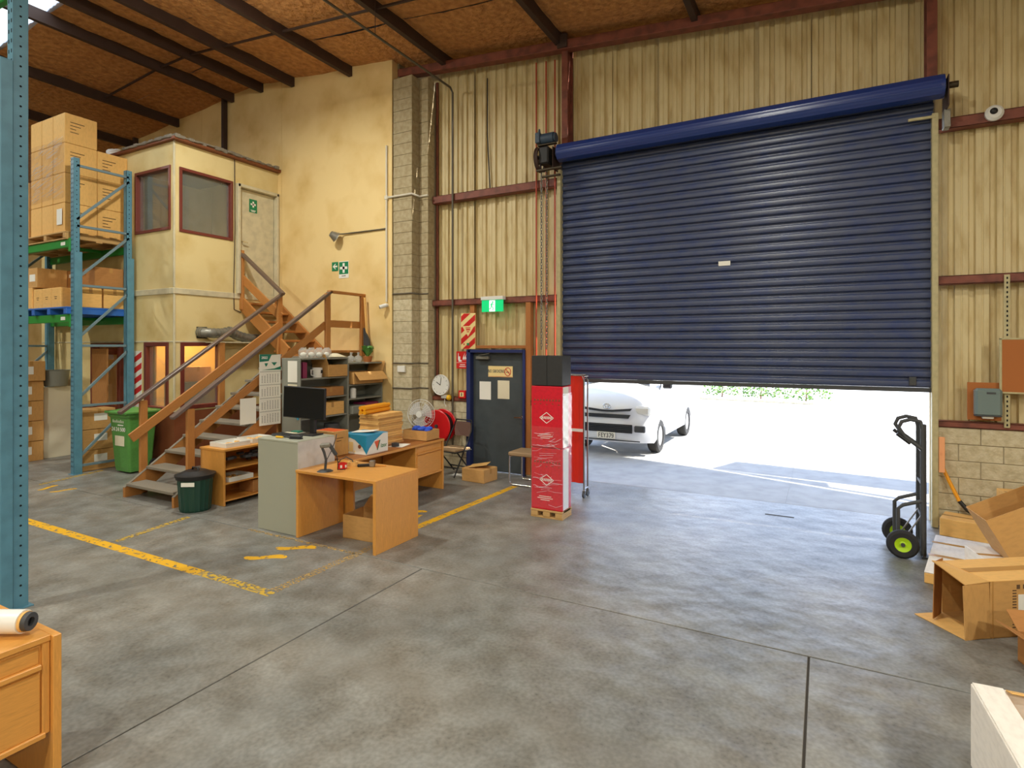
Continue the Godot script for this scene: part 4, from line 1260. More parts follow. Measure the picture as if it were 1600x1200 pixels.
	for i in 3:
		carton("archive_carton", "carton with white label beside the rack upright, %s of three" % ["lowest", "middle", "topmost"][i], Vector3(0.36, 0.335, 0.5), Vector3(-10.92, i * 0.342, -5.22), 0.0, "card", {"label_x": [-0.02, 0.2, 0.2, 0.12], "group": "cartons beside the rack upright"})
	solo("picture_frame", "thin white-edged frame leaning behind the rack", "frame", mb().box(Vector3(0, 0.5, 0), Vector3(0.5, 1.0, 0.03), 0.003), "card_dark", Vector3(-11.5, 1.03, -5.6))
	# wheeled bin
	wheelie()

func wheelie():
	var t := thing("wheelie_bin", "bright green wheeled rubbish bin between rack and stairs", "bin", Vector3(-10.08, 0, -5.41), 0.0)
	t.scale.z = 0.82
	var b := mb()
	# tapering body, a little rounded
	var ring := func(y, hw, hd, r):
		var p := []
		for c in [[1, 1, 0.0], [-1, 1, 90.0], [-1, -1, 180.0], [1, -1, 270.0]]:
			for i in 5:
				var a := deg_to_rad(c[2] + i * 22.5)
				p.append(Vector3(c[0] * (hw - r) + cos(a) * r, y, c[1] * (hd - r) + sin(a) * r))
		return p
	var rs := [ring.call(0.03, 0.215, 0.21, 0.04), ring.call(0.1, 0.225, 0.225, 0.045), ring.call(0.9, 0.275, 0.285, 0.05), ring.call(0.93, 0.3, 0.31, 0.05), ring.call(0.97, 0.3, 0.31, 0.05)]
	for k in rs.size() - 1:
		for i in 20:
			var j := (i + 1) % 20
			var mid: Vector3 = (rs[k][i] + rs[k][j]) / 2
			b.quad(rs[k][i], rs[k][j], rs[k + 1][j], rs[k + 1][i], Vector3(mid.x, 0, mid.z))
	for i in range(1, 19): b.tri(rs[0][0], rs[0][i], rs[0][i + 1], Vector3.DOWN, Vector3.DOWN, Vector3.DOWN, Vector2.ZERO, Vector2.ZERO, Vector2.ZERO)
	part(t, "tub", b, "green_plastic")
	part(t, "lid", mb().box(Vector3(0.01, 0.995, 0.02), Vector3(0.63, 0.04, 0.68), 0.015).grid(10, 10, func(u, v): return Vector3(lerpf(-0.28, 0.3, u), 1.015 + 0.05 * sin(u * PI) * sin(v * PI), lerpf(-0.3, 0.34, v)), true), "green_plastic")
	part(t, "handle", mb().tube([Vector3(-0.2, 0.97, -0.33), Vector3(-0.2, 1.0, -0.4), Vector3(0.2, 1.0, -0.4), Vector3(0.2, 0.97, -0.33)], 0.016, 8), "green_plastic")
	for s in [-1, 1]:
		part(t, "wheel", mb().cyl(Vector3(s * 0.22, 0.1, -0.24), Vector3(s * 0.27, 0.1, -0.24), 0.1, -1, 18), "rubber")
	part(t, "axle", mb().cyl(Vector3(-0.24, 0.1, -0.24), Vector3(0.24, 0.1, -0.24), 0.012, -1, 8), "steel")
	part(t, "sticker", mb().box(Vector3(0.0, 0.56, 0.262), Vector3(0.27, 0.22, 0.003)), "paper_cream", "torn cream sticker")
	text(t, "24 24 500", 0.065, "sign_white", Vector3(-0.01, 0.72, 0.279), 0.0)
	var scrawl := mb()
	for i in 9: scrawl.box(Vector3(-0.15 + i * 0.037, 0.845 + (0.008 if i % 3 == 0 else 0.0), 0.289), Vector3(0.012, 0.05 if i % 3 == 0 else 0.035, 0.002))
	scrawl.box(Vector3(0.06, 0.79, 0.285), Vector3(0.16, 0.016, 0.002))
	part(t, "brand_print", scrawl, "sign_white")

func build_stairs():
	var t := thing("staircase", "orange timber staircase turning at a landing up to the office door", "staircase")
	var xl := -8.43
	var xr := -7.31
	var k := 0.69
	var sy := func(z): return 0.13 + k * (-4.4 - z)     # upper edge of the stringers
	for x in [xl, xr]:
		var q := PackedVector2Array([Vector2(4.4, 0.0), Vector2(4.4, 0.13), Vector2(7.05, sy.call(-7.05)), Vector2(7.05, sy.call(-7.05) - 0.3), Vector2(4.62, 0.0)])
		part(t, "stringer", mb().prism(q, -0.022, 0.022, Transform3D(Basis(Vector3(0, 0, -1), Vector3.UP, Vector3(1, 0, 0)), Vector3(x, 0, 0))), "stairwood")
		part(t, "stringer_cap", mb().bar(Vector3(x, 0.134, -4.4), Vector3(x, sy.call(-7.05) + 0.004, -7.05), 0.046, 0.008), "tread")
	for i in 10:
		var y := 0.19 * (i + 1) - 0.02
		var z := -4.55 - i * 0.262
		part(t, "tread", mb().box(Vector3((xl + xr) / 2, y, z), Vector3(xr - xl - 0.046, 0.04, 0.27), 0.005), "tread")
	part(t, "landing", mb().box(Vector3((xl + xr) / 2 - 0.1, 1.98, -7.42), Vector3(xr - xl + 0.25, 0.04, 0.8), 0.004).box(Vector3((xl + xr) / 2, 1.87, -7.06), Vector3(xr - xl, 0.18, 0.045), 0.003), "stairwood")
	# posts
	for p in [[xl, -4.68, 0.0, 1.3], [xl, -5.88, 0.9, 2.13], [xl, -7.0, 0.0, 2.96], [xr, -4.6, 0.0, 1.25], [xr, -6.96, 0.0, 2.95], [xr, -7.78, 1.9, 2.97], [xl, -7.78, 0.0, 1.95]]:
		var dx: float = 0.045 * (1.0 if p[0] == xr else -1.0)
		part(t, "post", mb().box(Vector3(p[0] + dx, (p[2] + p[3]) / 2, p[1]), Vector3(0.05, p[3] - p[2], 0.1), 0.005), "stairwood")
	# handrails
	for x in [xl - 0.04, xr + 0.04]:
		part(t, "handrail", mb().bar(Vector3(x, 1.15, -4.36), Vector3(x, 2.99, -7.04), 0.085, 0.045, Vector3.UP, 0.006), "railwood")
	part(t, "handrail", mb().box(Vector3(xr + 0.04, 2.985, -7.42), Vector3(0.085, 0.045, 0.86), 0.006), "stairwood")
	# knee boards
	part(t, "knee_rail", mb().bar(Vector3(xl - 0.02, 0.79, -4.5), Vector3(xl - 0.02, 2.44, -6.98), 0.03, 0.13, Vector3.UP, 0.004), "stairwood")
	part(t, "knee_rail", mb().bar(Vector3(xr + 0.02, 0.86, -4.6), Vector3(xr + 0.02, 2.44, -6.95), 0.03, 0.11, Vector3.UP, 0.004), "stairwood")
	part(t, "knee_rail", mb().box(Vector3(xr + 0.02, 2.45, -7.4), Vector3(0.03, 0.12, 0.88), 0.004), "stairwood")
	# upper flight towards the office door
	for z in [-7.02, -7.78]:
		part(t, "upper_stringer", mb().bar(Vector3(-9.56, 2.9, z), Vector3(-8.3, 1.95, z), 0.045, 0.23, Vector3.UP, 0.004), "stairwood")
	for i in 5:
		part(t, "upper_tread", mb().box(Vector3(-8.55 - i * 0.235, 2.17 + i * 0.175, -7.4), Vector3(0.25, 0.04, 0.72), 0.004), "stairwood")
	part(t, "upper_knee_rail", mb().bar(Vector3(-9.56, 3.37, -7.02), Vector3(-8.45, 2.58, -7.02), 0.03, 0.15, Vector3.UP, 0.004), "stairwood")
	part(t, "upper_handrail", mb().bar(Vector3(-9.74, 3.97, -7.0), Vector3(-8.38, 2.99, -7.0), 0.085, 0.05, Vector3.UP, 0.006), "railwood")
	part(t, "upper_post", mb().box(Vector3(-9.5, 3.3, -7.0), Vector3(0.1, 1.1, 0.05), 0.005), "stairwood")
	# what hangs on it
	var cal := thing("wall_calendar", "long white three-month calendar with a green header hanging on the handrail", "calendar", Vector3(-7.2, 1.96, -5.78), PI / 2)
	part(cal, "sheet", mb().box(Vector3(0, -0.53, 0), Vector3(0.37, 1.04, 0.004)), "paper")
	part(cal, "header", mb().prism(PackedVector2Array([Vector2(-0.185, -0.01), Vector2(-0.185, -0.12), Vector2(-0.03, -0.11), Vector2(0.02, -0.02), Vector2(0.185, -0.01)]), 0.002, 0.005).prism(PackedVector2Array([Vector2(-0.15, -0.24), Vector2(0.185, -0.24), Vector2(0.185, -0.19), Vector2(0.08, -0.22)]), 0.002, 0.005).prism(PackedVector2Array([Vector2(-0.1, -0.14), Vector2(-0.04, -0.14), Vector2(-0.06, -0.18), Vector2(-0.08, -0.19)]), 0.002, 0.004).prism(PackedVector2Array([Vector2(0.02, -0.13), Vector2(0.12, -0.13), Vector2(0.07, -0.18)]), 0.002, 0.004), "calendar_green")
	text(cal, "2022", 0.035, "sign_white", Vector3(-0.1, -0.06, 0.006), 0.0)
	for mth in 4:
		var days := mb()
		for r in 6:
			for c in 7:
				if r == 0 and c < 2: continue
				days.box(Vector3(-0.14 + c * 0.046, -0.31 - mth * 0.195 - r * 0.022, 0.003), Vector3(0.015, 0.009, 0.002))
		part(cal, "month", days, "ink")
		part(cal, "month_rule", mb().box(Vector3(0, -0.265 - mth * 0.195, 0.003), Vector3(0.36, 0.006, 0.002)), "shelf_grey")
	solo("hanging_notice", "blank white sheet of paper hanging on the stair rail", "paper", mb().box(Vector3(0, -0.2, 0), Vector3(0.26, 0.37, 0.003)), "paper", Vector3(-7.24, 1.34, -5.44), PI / 2)
	var br := thing("stair_broom", "worn brush with a pale handle hanging from the landing rail", "brush", Vector3(-7.2, 2.9, -7.77))
	part(br, "handle", mb().tube([Vector3(0.02, 0.04, 0.02), Vector3(0.06, -0.5, 0.02), Vector3(0.1, -1.0, 0.0)], 0.02, 8), "card_pale")
	part(br, "bristles", mb().prism(PackedVector2Array([Vector2(0.02, -0.5), Vector2(0.14, -0.7), Vector2(0.17, -0.85), Vector2(0.1, -0.98), Vector2(0.03, -0.9)]), 0.02, 0.06), "dark_grey")

func desk_drawers(t: Node3D, x: float, z0: float, z1: float):   # pedestal whose fronts face +x
	part(t, "pedestal", mb().box(Vector3(x - 0.3, 0.48, (z0 + z1) / 2), Vector3(0.58, 0.43, z1 - z0), 0.004), "deskwood")
	part(t, "shallow_drawer", mb().box(Vector3(x - 0.015, 0.645, (z0 + z1) / 2), Vector3(0.02, 0.075, z1 - z0 - 0.06), 0.003).box(Vector3(x - 0.002, 0.595, (z0 + z1) / 2), Vector3(0.03, 0.026, z1 - z0 - 0.05), 0.004), "deskwood")
	part(t, "deep_drawer", mb().box(Vector3(x - 0.008, 0.43, (z0 + z1) / 2), Vector3(0.02, 0.28, z1 - z0 - 0.055), 0.004), "deskwood")
	part(t, "drawer_rail", mb().box(Vector3(x - 0.002, 0.278, (z0 + z1) / 2), Vector3(0.03, 0.026, z1 - z0 - 0.02), 0.004), "deskwood")

func build_desks():
	var c := thing("steel_cabinet", "grey steel cabinet carrying the computer monitor", "cabinet", Vector3(-5.34, 0, -4.65))
	part(c, "carcass", mb().box(Vector3(0, 0.5, 0), Vector3(0.64, 1.0, 0.54), 0.004), "cabinet")
	part(c, "top", mb().box(Vector3(0, 1.015, 0), Vector3(0.645, 0.03, 0.545), 0.006), "cabinet")
	part(c, "side_sheet", mb().box(Vector3(0.3225, 0.515, 0), Vector3(0.004, 1.01, 0.53)), "cabinet_side")
	# front desk
	var d := thing("packing_desk", "orange wooden desk with solid end panels in front of the cabinet", "desk")
	part(d, "top", mb().box(Vector3(-4.45, 0.716, -4.685), Vector3(1.13, 0.03, 0.68), 0.003), "deskwood")
	part(d, "side_panel", mb().box(Vector3(-4.995, 0.35, -4.685), Vector3(0.03, 0.7, 0.67), 0.003), "deskwood")
	part(d, "end_panel", mb().box(Vector3(-3.9, 0.355, -4.685), Vector3(0.034, 0.71, 0.675), 0.003), "deskwood", "scuffed wooden end panel")
	part(d, "edge_strip", mb().box(Vector3(-3.9, 0.355, -4.346), Vector3(0.036, 0.71, 0.004)), "deskwood")
	part(d, "rear_rail", mb().box(Vector3(-4.45, 0.62, -5.0), Vector3(1.06, 0.16, 0.02), 0.003), "deskwood")
	# long desk behind
	var e := thing("long_desk", "long wooden desk with drawers holding boxes beside the shelving", "desk")
	part(e, "top", mb().box(Vector3(-5.2, 0.715, -5.96), Vector3(0.7, 0.03, 1.85), 0.003), "deskdark")
	part(e, "end_panel", mb().box(Vector3(-5.2, 0.35, -6.87), Vector3(0.68, 0.7, 0.03), 0.003), "deskwood")
	part(e, "end_panel", mb().box(Vector3(-5.2, 0.35, -5.07), Vector3(0.68, 0.7, 0.03), 0.003), "deskwood")
	part(e, "back_panel", mb().box(Vector3(-5.5, 0.42, -5.97), Vector3(0.02, 0.56, 1.76), 0.003), "deskwood")
	part(e, "front_edge", mb().box(Vector3(-4.853, 0.715, -5.96), Vector3(0.012, 0.03, 1.85), 0.003), "deskwood")
	desk_drawers(e, -4.87, -6.85, -6.25)
	# near desk at the left edge
	var n := thing("corner_desk", "wooden desk with drawers at the foot of the blue rack upright", "desk")
	part(n, "top", mb().box(Vector3(-3.46, 0.715, -0.5), Vector3(0.66, 0.028, 1.64), 0.003), "deskwood")
	part(n, "end_panel", mb().box(Vector3(-3.45, 0.363, -1.337), Vector3(0.68, 0.726, 0.034), 0.003), "deskwood")
	part(n, "end_panel", mb().box(Vector3(-3.45, 0.35, 0.34), Vector3(0.66, 0.7, 0.034), 0.003), "deskwood")
	part(n, "stile", mb().box(Vector3(-3.15, 0.49, -1.303), Vector3(0.03, 0.42, 0.03), 0.003), "deskwood")
	desk_drawers(n, -3.14, -1.31, -0.75)
	# on the near desk
	var ax := Vector3(0.879, 0, -0.477)
	var o := Vector3(-3.21, 0.7915, -1.27)
	var fr := thing("film_roll", "roll of clear stretch film lying on the wooden desk", "film roll", o)
	part(fr, "film", mb().cyl(-ax * 0.5, -ax * 0.025, 0.052, -1, 24), "white_plastic")
	part(fr, "core", mb().cyl(-ax * 0.025, -ax * 0.012, 0.045, -1, 20), "card_pale")
	part(fr, "core_end", mb().lathe([Vector2(0.02, 0.0), Vector2(0.02, 0.02), Vector2(0.04, 0.02), Vector2(0.042, 0.0), Vector2(0.042, -0.02)], 20, -ax * 0.012, Basis(Vector3(0.477, 0, 0.879), -PI / 2)), "dark_grey")
	part(fr, "core_hole", mb().cyl(-ax * 0.01, -ax * 0.008, 0.024, -1, 16), "black")
	part(fr, "loose_end", mb().grid(10, 8, func(u, v): return Vector3(-0.16 + 0.1 * u + 0.02 * sin(v * 9.0), -0.03 - 0.024 * v + 0.006 * sin(u * 14.0 + v * 6.0), 0.04 + 0.1 * v)), "film")
	# monitor
	var m := thing("computer_monitor", "black computer monitor standing on the grey cabinet", "monitor", Vector3(-5.36, 1.03, -4.8), 0.12)
	part(m, "base", mb().box(Vector3(0.08, 0.008, 0.02), Vector3(0.24, 0.016, 0.18), 0.006), "black")
	part(m, "stand", mb().box(Vector3(0.08, 0.12, -0.03), Vector3(0.075, 0.24, 0.045), 0.008), "black")
	var hd := Transform3D(Basis(Vector3.BACK, -0.03), Vector3(-0.02, 0.37, 0.0))
	part(m, "bezel", mb().obox(hd, Vector3(0.61, 0.37, 0.035), 0.006), "black")
	part(m, "screen_panel", mb().obox(hd.translated(Vector3(0, 0, 0.0185)), Vector3(0.585, 0.345, 0.002)), "screen")
	var kb := thing("keyboard", "dark keyboard on the grey cabinet in front of the monitor", "keyboard", Vector3(-5.42, 1.03, -4.58), -0.1)
	part(kb, "case", mb().box(Vector3(0, 0.012, 0), Vector3(0.4, 0.02, 0.14), 0.005), "dark_grey")
	var keys := mb()
	for r in 5:
		for k in 18: keys.box(Vector3(-0.178 + k * 0.021, 0.025, -0.05 + r * 0.025), Vector3(0.017, 0.008, 0.02), 0.002)
	var ks := part(kb, "keys", keys, "black")
	ks.set_meta("kind", "stuff")
	solo("highlighter_pen", "yellow highlighter lying in front of the keyboard", "pen", mb().cyl(Vector3(-0.05, 0.012, 0), Vector3(0.04, 0.012, 0), 0.011, -1, 10).cyl(Vector3(0.04, 0.012, 0), Vector3(0.06, 0.012, 0), 0.008, 0.004, 10), "yellow_plastic", Vector3(-5.4, 1.03, -4.46), 0.1)
	var st := thing("stapler", "black desk stapler beside the keyboard on the cabinet", "stapler", Vector3(-5.18, 1.03, -4.5), 0.2)
	part(st, "base", mb().box(Vector3(0, 0.008, 0), Vector3(0.15, 0.012, 0.05), 0.004), "black")
	part(st, "arm", mb().box(Vector3(0, 0.028, 0), Vector3(0.14, 0.024, 0.04), 0.008), "dark_grey")
	solo("paper_pad", "white paper pad behind the keyboard on the grey cabinet", "paper", mb().box(Vector3(0, 0.006, 0), Vector3(0.15, 0.012, 0.1), 0.002), "paper_cream", Vector3(-5.57, 1.03, -4.74), 0.1)
	solo("teal_folder", "teal folder lying at the back left of the grey cabinet", "folder", mb().box(Vector3(0, 0.008, 0), Vector3(0.12, 0.016, 0.08), 0.003), "calendar_green", Vector3(-5.59, 1.03, -4.87), 0.1)
	# scanner and tape on the front desk
	var y := 0.731
	var sc := thing("barcode_scanner", "grey barcode scanner on a curved stand on the front desk", "scanner", Vector3(-4.68, y, -4.45), 0.5)
	part(sc, "base", mb().lathe([Vector2(0.0, 0.016), Vector2(0.06, 0.014), Vector2(0.085, 0.0)], 20), "dark_grey")
	part(sc, "neck", mb().tube([Vector3(0, 0.01, 0), Vector3(0.01, 0.12, 0), Vector3(-0.01, 0.2, 0), Vector3(-0.04, 0.27, 0)], 0.014, 8), "dark_grey")
	part(sc, "head", mb().bar(Vector3(-0.05, 0.27, 0), Vector3(0.06, 0.28, 0), 0.06, 0.045, Vector3.UP, 0.012), "galv")
	part(sc, "grip", mb().bar(Vector3(0.05, 0.28, 0), Vector3(0.12, 0.17, 0), 0.035, 0.035, Vector3.UP, 0.01), "dark_grey")
	part(sc, "cable", mb().tube([Vector3(0.12, 0.17, 0), Vector3(0.14, 0.1, 0.01), Vector3(0.14, 0.02, 0.02), Vector3(0.2, 0.01, -0.05)], 0.005, 6), "black")
	solo("data_cable", "dark cable hanging down the cabinet side to the front desk", "cable", mb().tube([Vector3(-5.0, 1.04, -4.93), Vector3(-4.98, 1.0, -4.9), Vector3(-4.96, 0.88, -4.82), Vector3(-4.94, 0.78, -4.72), Vector3(-4.86, 0.74, -4.62)], 0.005, 6), "dark_grey")
	var red := thing("fragile_tape", "roll of red and white tape on the front desk", "tape", Vector3(-4.62, y, -4.64))
	part(red, "roll", mb().lathe([Vector2(0.035, 0.0), Vector2(0.05, 0.0), Vector2(0.05, 0.06), Vector2(0.035, 0.06), Vector2(0.035, 0.0)], 22), "red")
	for i in 6:
		var a := i * TAU / 6
		part(red, "white_mark", mb().obox(Transform3D(Basis(Vector3.UP, -a), Vector3(cos(a) * 0.0505, 0.03, sin(a) * 0.0505)), Vector3(0.002, 0.03, 0.022)), "paper")
	solo("packing_tape", "roll of cream packing tape behind the red tape", "tape", mb().lathe([Vector2(0.035, 0.0), Vector2(0.055, 0.0), Vector2(0.055, 0.048), Vector2(0.035, 0.048), Vector2(0.035, 0.0)], 22), "card_pale", Vector3(-4.62, y, -4.8))
	var disp := thing("tape_dispenser", "steel tape gun lying on the front desk", "tape dispenser", Vector3(-4.4, y, -4.87), 0.5)
	part(disp, "head", mb().box(Vector3(0, 0.035, 0), Vector3(0.06, 0.07, 0.06), 0.006), "steel")
	part(disp, "grip", mb().bar(Vector3(-0.03, 0.02, 0), Vector3(-0.16, 0.015, 0.02), 0.03, 0.03, Vector3.UP, 0.008), "black")
	part(disp, "blade", mb().bar(Vector3(0.03, 0.012, 0), Vector3(0.15, 0.008, -0.02), 0.03, 0.012), "deskwood")
	solo("cable_loop", "loop of grey cable standing on the front desk by the cabinet", "cable", mb().tube([Vector3(-0.1, 0.005, 0), Vector3(-0.07, 0.06, 0), Vector3(0, 0.095, 0), Vector3(0.07, 0.06, 0), Vector3(0.09, 0.005, 0)], 0.006, 6), "dark_grey", Vector3(-4.7, y, -4.78), 0.4)
	# carton under the front desk
	open_carton("open_carton", "open brown carton on the floor under the front desk", Vector3(0.44, 0.25, 0.34), Transform3D(Basis(Vector3.UP, 0.06), Vector3(-4.36, 0.0, -4.78)), "card", [0.0, 0.0, 0.0, 0.9])
	# on the long desk
	var v := carton("printed_carton", "white and teal printed carton on the long desk", Vector3(0.42, 0.24, 0.4), Vector3(-5.12, y, -5.53), 0.0, "paper", {"tape": false})
	part(v, "teal_panel", mb().prism(PackedVector2Array([Vector2(-0.21, 0.24), Vector2(0.21, 0.24), Vector2(0.21, 0.01), Vector2(0.14, 0.1), Vector2(0.02, 0.18), Vector2(-0.06, 0.2), Vector2(-0.21, 0.215)]), 0.2, 0.2015), "teal")
	part(v, "teal_panel", mb().prism(PackedVector2Array([Vector2(-0.2, 0.24), Vector2(0.1, 0.24), Vector2(-0.06, 0.16), Vector2(-0.15, 0.08), Vector2(-0.2, 0.01)]), 0.21, 0.2115, Transform3D(Basis(Vector3.UP, PI / 2), Vector3.ZERO)), "teal")
	part(v, "teal_panel", mb().box(Vector3(0, 0.241, 0), Vector3(0.42, 0.001, 0.4)), "teal")
	part(v, "printed_v", mb().prism(PackedVector2Array([Vector2(-0.06, 0.15), Vector2(0.03, 0.16), Vector2(-0.01, 0.05)]), 0.2117, 0.2125, Transform3D(Basis(Vector3.UP, PI / 2), Vector3.ZERO)), "orange")
	part(v, "printed_v_edge", mb().prism(PackedVector2Array([Vector2(0.03, 0.16), Vector2(0.05, 0.16), Vector2(0.0, 0.035), Vector2(-0.02, 0.05), Vector2(-0.01, 0.055)]), 0.2117, 0.2125, Transform3D(Basis(Vector3.UP, PI / 2), Vector3.ZERO)), "leaf_dark")
	text(v, "izor", 0.045, "leaf_dark", Vector3(0.2125, 0.085, -0.11), PI / 2)
	part(v, "printed_v", mb().prism(PackedVector2Array([Vector2(-0.17, 0.2), Vector2(-0.11, 0.2), Vector2(-0.14, 0.14)]), 0.202, 0.203), "orange")
	part(v, "printed_picture", mb().cyl(Vector3(-0.15, 0.1, 0.201), Vector3(-0.15, 0.1, 0.203), 0.025, -1, 14).cyl(Vector3(0.1, 0.1, 0.201), Vector3(0.1, 0.1, 0.203), 0.025, -1, 14), "darkwood")
	part(v, "printed_picture", mb().box(Vector3(-0.04, 0.09, 0.202), Vector3(0.07, 0.12, 0.0015)).cyl(Vector3(-0.08, 0.04, 0.201), Vector3(-0.08, 0.04, 0.203), 0.012, -1, 10).cyl(Vector3(0.02, 0.035, 0.201), Vector3(0.02, 0.035, 0.203), 0.012, -1, 10), "sign_cream")
	solo("loose_sheet", "white sheet of paper lying on the teal carton", "paper", mb().grid(6, 2, func(u, w): return Vector3(lerpf(-0.15, 0.15, u), 0.004 + 0.02 * u * u, lerpf(-0.1, 0.1, w))), "paper", Vector3(-5.14, y + 0.245, -5.56), 0.3)
	var bc := carton("cardboard_box", "brown carton with orange lid behind the monitor", Vector3(0.34, 0.3, 0.24), Vector3(-5.36, y, -5.2), 0.0, "card", {"print_x": 2, "tape": false})
	part(bc, "orange_lid_print", mb().box(Vector3(0, 0.301, 0), Vector3(0.3, 0.002, 0.2)), "orange")
	for i in 15:
		solo("flat_carton", "flattened carton in the desk pile, %s from the bottom" % ["first", "second", "third", "fourth", "fifth", "sixth", "seventh", "eighth", "ninth", "tenth", "eleventh", "twelfth", "thirteenth", "fourteenth", "fifteenth"][i], "cardboard", mb().box(Vector3(0, 0.014, 0), Vector3(0.34, 0.027, 0.5), 0.003), "card_pale" if i % 3 else "card", Vector3(-5.37 + rng.randf_range(-0.012, 0.012), y + i * 0.0285, -6.12 + rng.randf_range(-0.012, 0.012)), rng.randf_range(-0.03, 0.03), "pile of flattened cartons")
	solo("note_sheet", "white sheet of paper on the long desk beside the pile of cartons", "paper", mb().box(Vector3(0, 0.002, 0), Vector3(0.2, 0.003, 0.28)), "paper", Vector3(-5.03, y, -6.1), 0.25)
	var dt := thing("dark_tape", "roll of dark tape on a white sheet on the long desk", "tape", Vector3(-5.02, y + 0.004, -6.0))
	part(dt, "roll", mb().lathe([Vector2(0.03, 0.0), Vector2(0.05, 0.0), Vector2(0.05, 0.045), Vector2(0.03, 0.045), Vector2(0.03, 0.0)], 20), "dark_grey")
	open_carton("open_carton", "low open carton holding blue gloves on the long desk", Vector3(0.42, 0.14, 0.3), Transform3D(Basis(), Vector3(-5.12, y, -6.69)), "card", [0.0, 0.0, 0.0, 0.0])
	var gl := mb()
	for i in 9: gl.ball(Vector3(rng.randf_range(-0.12, 0.12), rng.randf_range(-0.02, 0.03), rng.randf_range(-0.06, 0.06)), Vector3(0.05, 0.025 + rng.randf() * 0.02, 0.04), 10, 6)
	solo("blue_gloves", "crumpled blue gloves in the low open carton", "gloves", gl, "blue_cloth", Vector3(-5.12, y + 0.13, -6.69))
	# low bookcase and its trays
	var b := thing("low_bookcase", "low open wooden bookcase beside the stairs and dustbin", "bookcase")
	part(b, "side_panel", mb().box(Vector3(-7.04, 0.36, -4.765), Vector3(0.48, 0.72, 0.03), 0.003), "deskwood")
	part(b, "side_panel", mb().box(Vector3(-7.04, 0.36, -5.7), Vector3(0.48, 0.72, 0.03), 0.003), "deskwood")
	part(b, "top", mb().box(Vector3(-7.04, 0.72, -5.23), Vector3(0.5, 0.03, 0.98), 0.003), "deskwood")
	for sy in [0.47, 0.28, 0.06]:
		part(b, "shelf", mb().box(Vector3(-7.04, sy, -5.23), Vector3(0.46, 0.022, 0.92), 0.003), "deskwood")
	part(b, "back", mb().box(Vector3(-7.275, 0.36, -5.23), Vector3(0.012, 0.7, 0.94)), "deskwood")
	for q in [[-7.02, 0.736, -5.0, "white parts tray on top of the low bookcase, nearer the dustbin"], [-7.05, 0.736, -5.42, "white parts tray on top of the low bookcase, nearer the cabinet"], [-6.98, 0.292, -5.02, "white parts tray on the lower shelf of the bookcase"]]:
		var tr := thing("parts_tray", q[3], "tray", Vector3(q[0], q[1], q[2]))
		part(tr, "tray", mb().box(Vector3(0, 0.004, 0), Vector3(0.34, 0.008, 0.36), 0.002).box(Vector3(0.165, 0.03, 0), Vector3(0.008, 0.06, 0.36), 0.002).box(Vector3(-0.165, 0.03, 0), Vector3(0.008, 0.06, 0.36), 0.002).box(Vector3(0, 0.03, 0.178), Vector3(0.33, 0.06, 0.008), 0.002).box(Vector3(0, 0.03, -0.178), Vector3(0.33, 0.06, 0.008), 0.002), "white_plastic")
		var bits := mb()
		for i in 10: bits.box(Vector3(rng.randf_range(-0.12, 0.12), 0.03, rng.randf_range(-0.13, 0.13)), Vector3(0.06, 0.03, 0.04) * rng.randf_range(0.5, 1.2), 0.004)
		var bo := part(tr, "small_parts", bits, "card_pale")
		bo.set_meta("kind", "stuff")
	var junk := mb()
	for i in 30: junk.box(Vector3(rng.randf_range(-0.18, 0.18), rng.randf_range(0.02, 0.13), rng.randf_range(-0.4, 0.4)), Vector3(0.05, 0.03, 0.08) * rng.randf_range(0.5, 1.4), 0.004)
	var jk := solo("tool_clutter", "dark jumble of small fittings on the upper shelf of the bookcase", "tools", junk, "dark_grey", Vector3(-7.02, 0.485, -5.23))
	jk.set_meta("kind", "stuff")
	carton("cardboard_box", "small brown box on the bottom shelf of the low bookcase", Vector3(0.3, 0.17, 0.35), Vector3(-7.0, 0.072, -5.4), 0.0, "card_dark", {})
	# dustbin
	var db := thing("dustbin", "round dark green dustbin with a black lid at the stair foot", "bin", Vector3(-7.0, 0, -4.5))
	part(db, "drum", mb().lathe([Vector2(0.0, 0.0), Vector2(0.165, 0.0), Vector2(0.175, 0.02), Vector2(0.2, 0.42), Vector2(0.0, 0.42)], 60, Vector3.ZERO, Basis(), 0.006, 20), "bin_green")
	part(db, "rim", mb().lathe([Vector2(0.2, 0.4), Vector2(0.22, 0.405), Vector2(0.225, 0.44), Vector2(0.2, 0.45)], 30), "black")
	var lid := part(db, "lid", mb().lathe([Vector2(0.23, 0.43), Vector2(0.235, 0.455), Vector2(0.2, 0.465), Vector2(0.12, 0.5), Vector2(0.0, 0.505)], 30), "black")
	part(lid, "lid_handle", mb().tube([Vector3(-0.06, 0.5, 0), Vector3(-0.05, 0.53, 0), Vector3(0.05, 0.53, 0), Vector3(0.06, 0.5, 0)], 0.012, 8), "black")
	part(db, "lug", mb().box(Vector3(-0.22, 0.38, 0.08), Vector3(0.06, 0.04, 0.06), 0.012), "black")
	part(db, "paper_strip", mb().obox(Transform3D(Basis(Vector3.UP, 0.55), Vector3(0.118, 0.36, 0.175)), Vector3(0.16, 0.05, 0.002)), "paper", "white paper label")

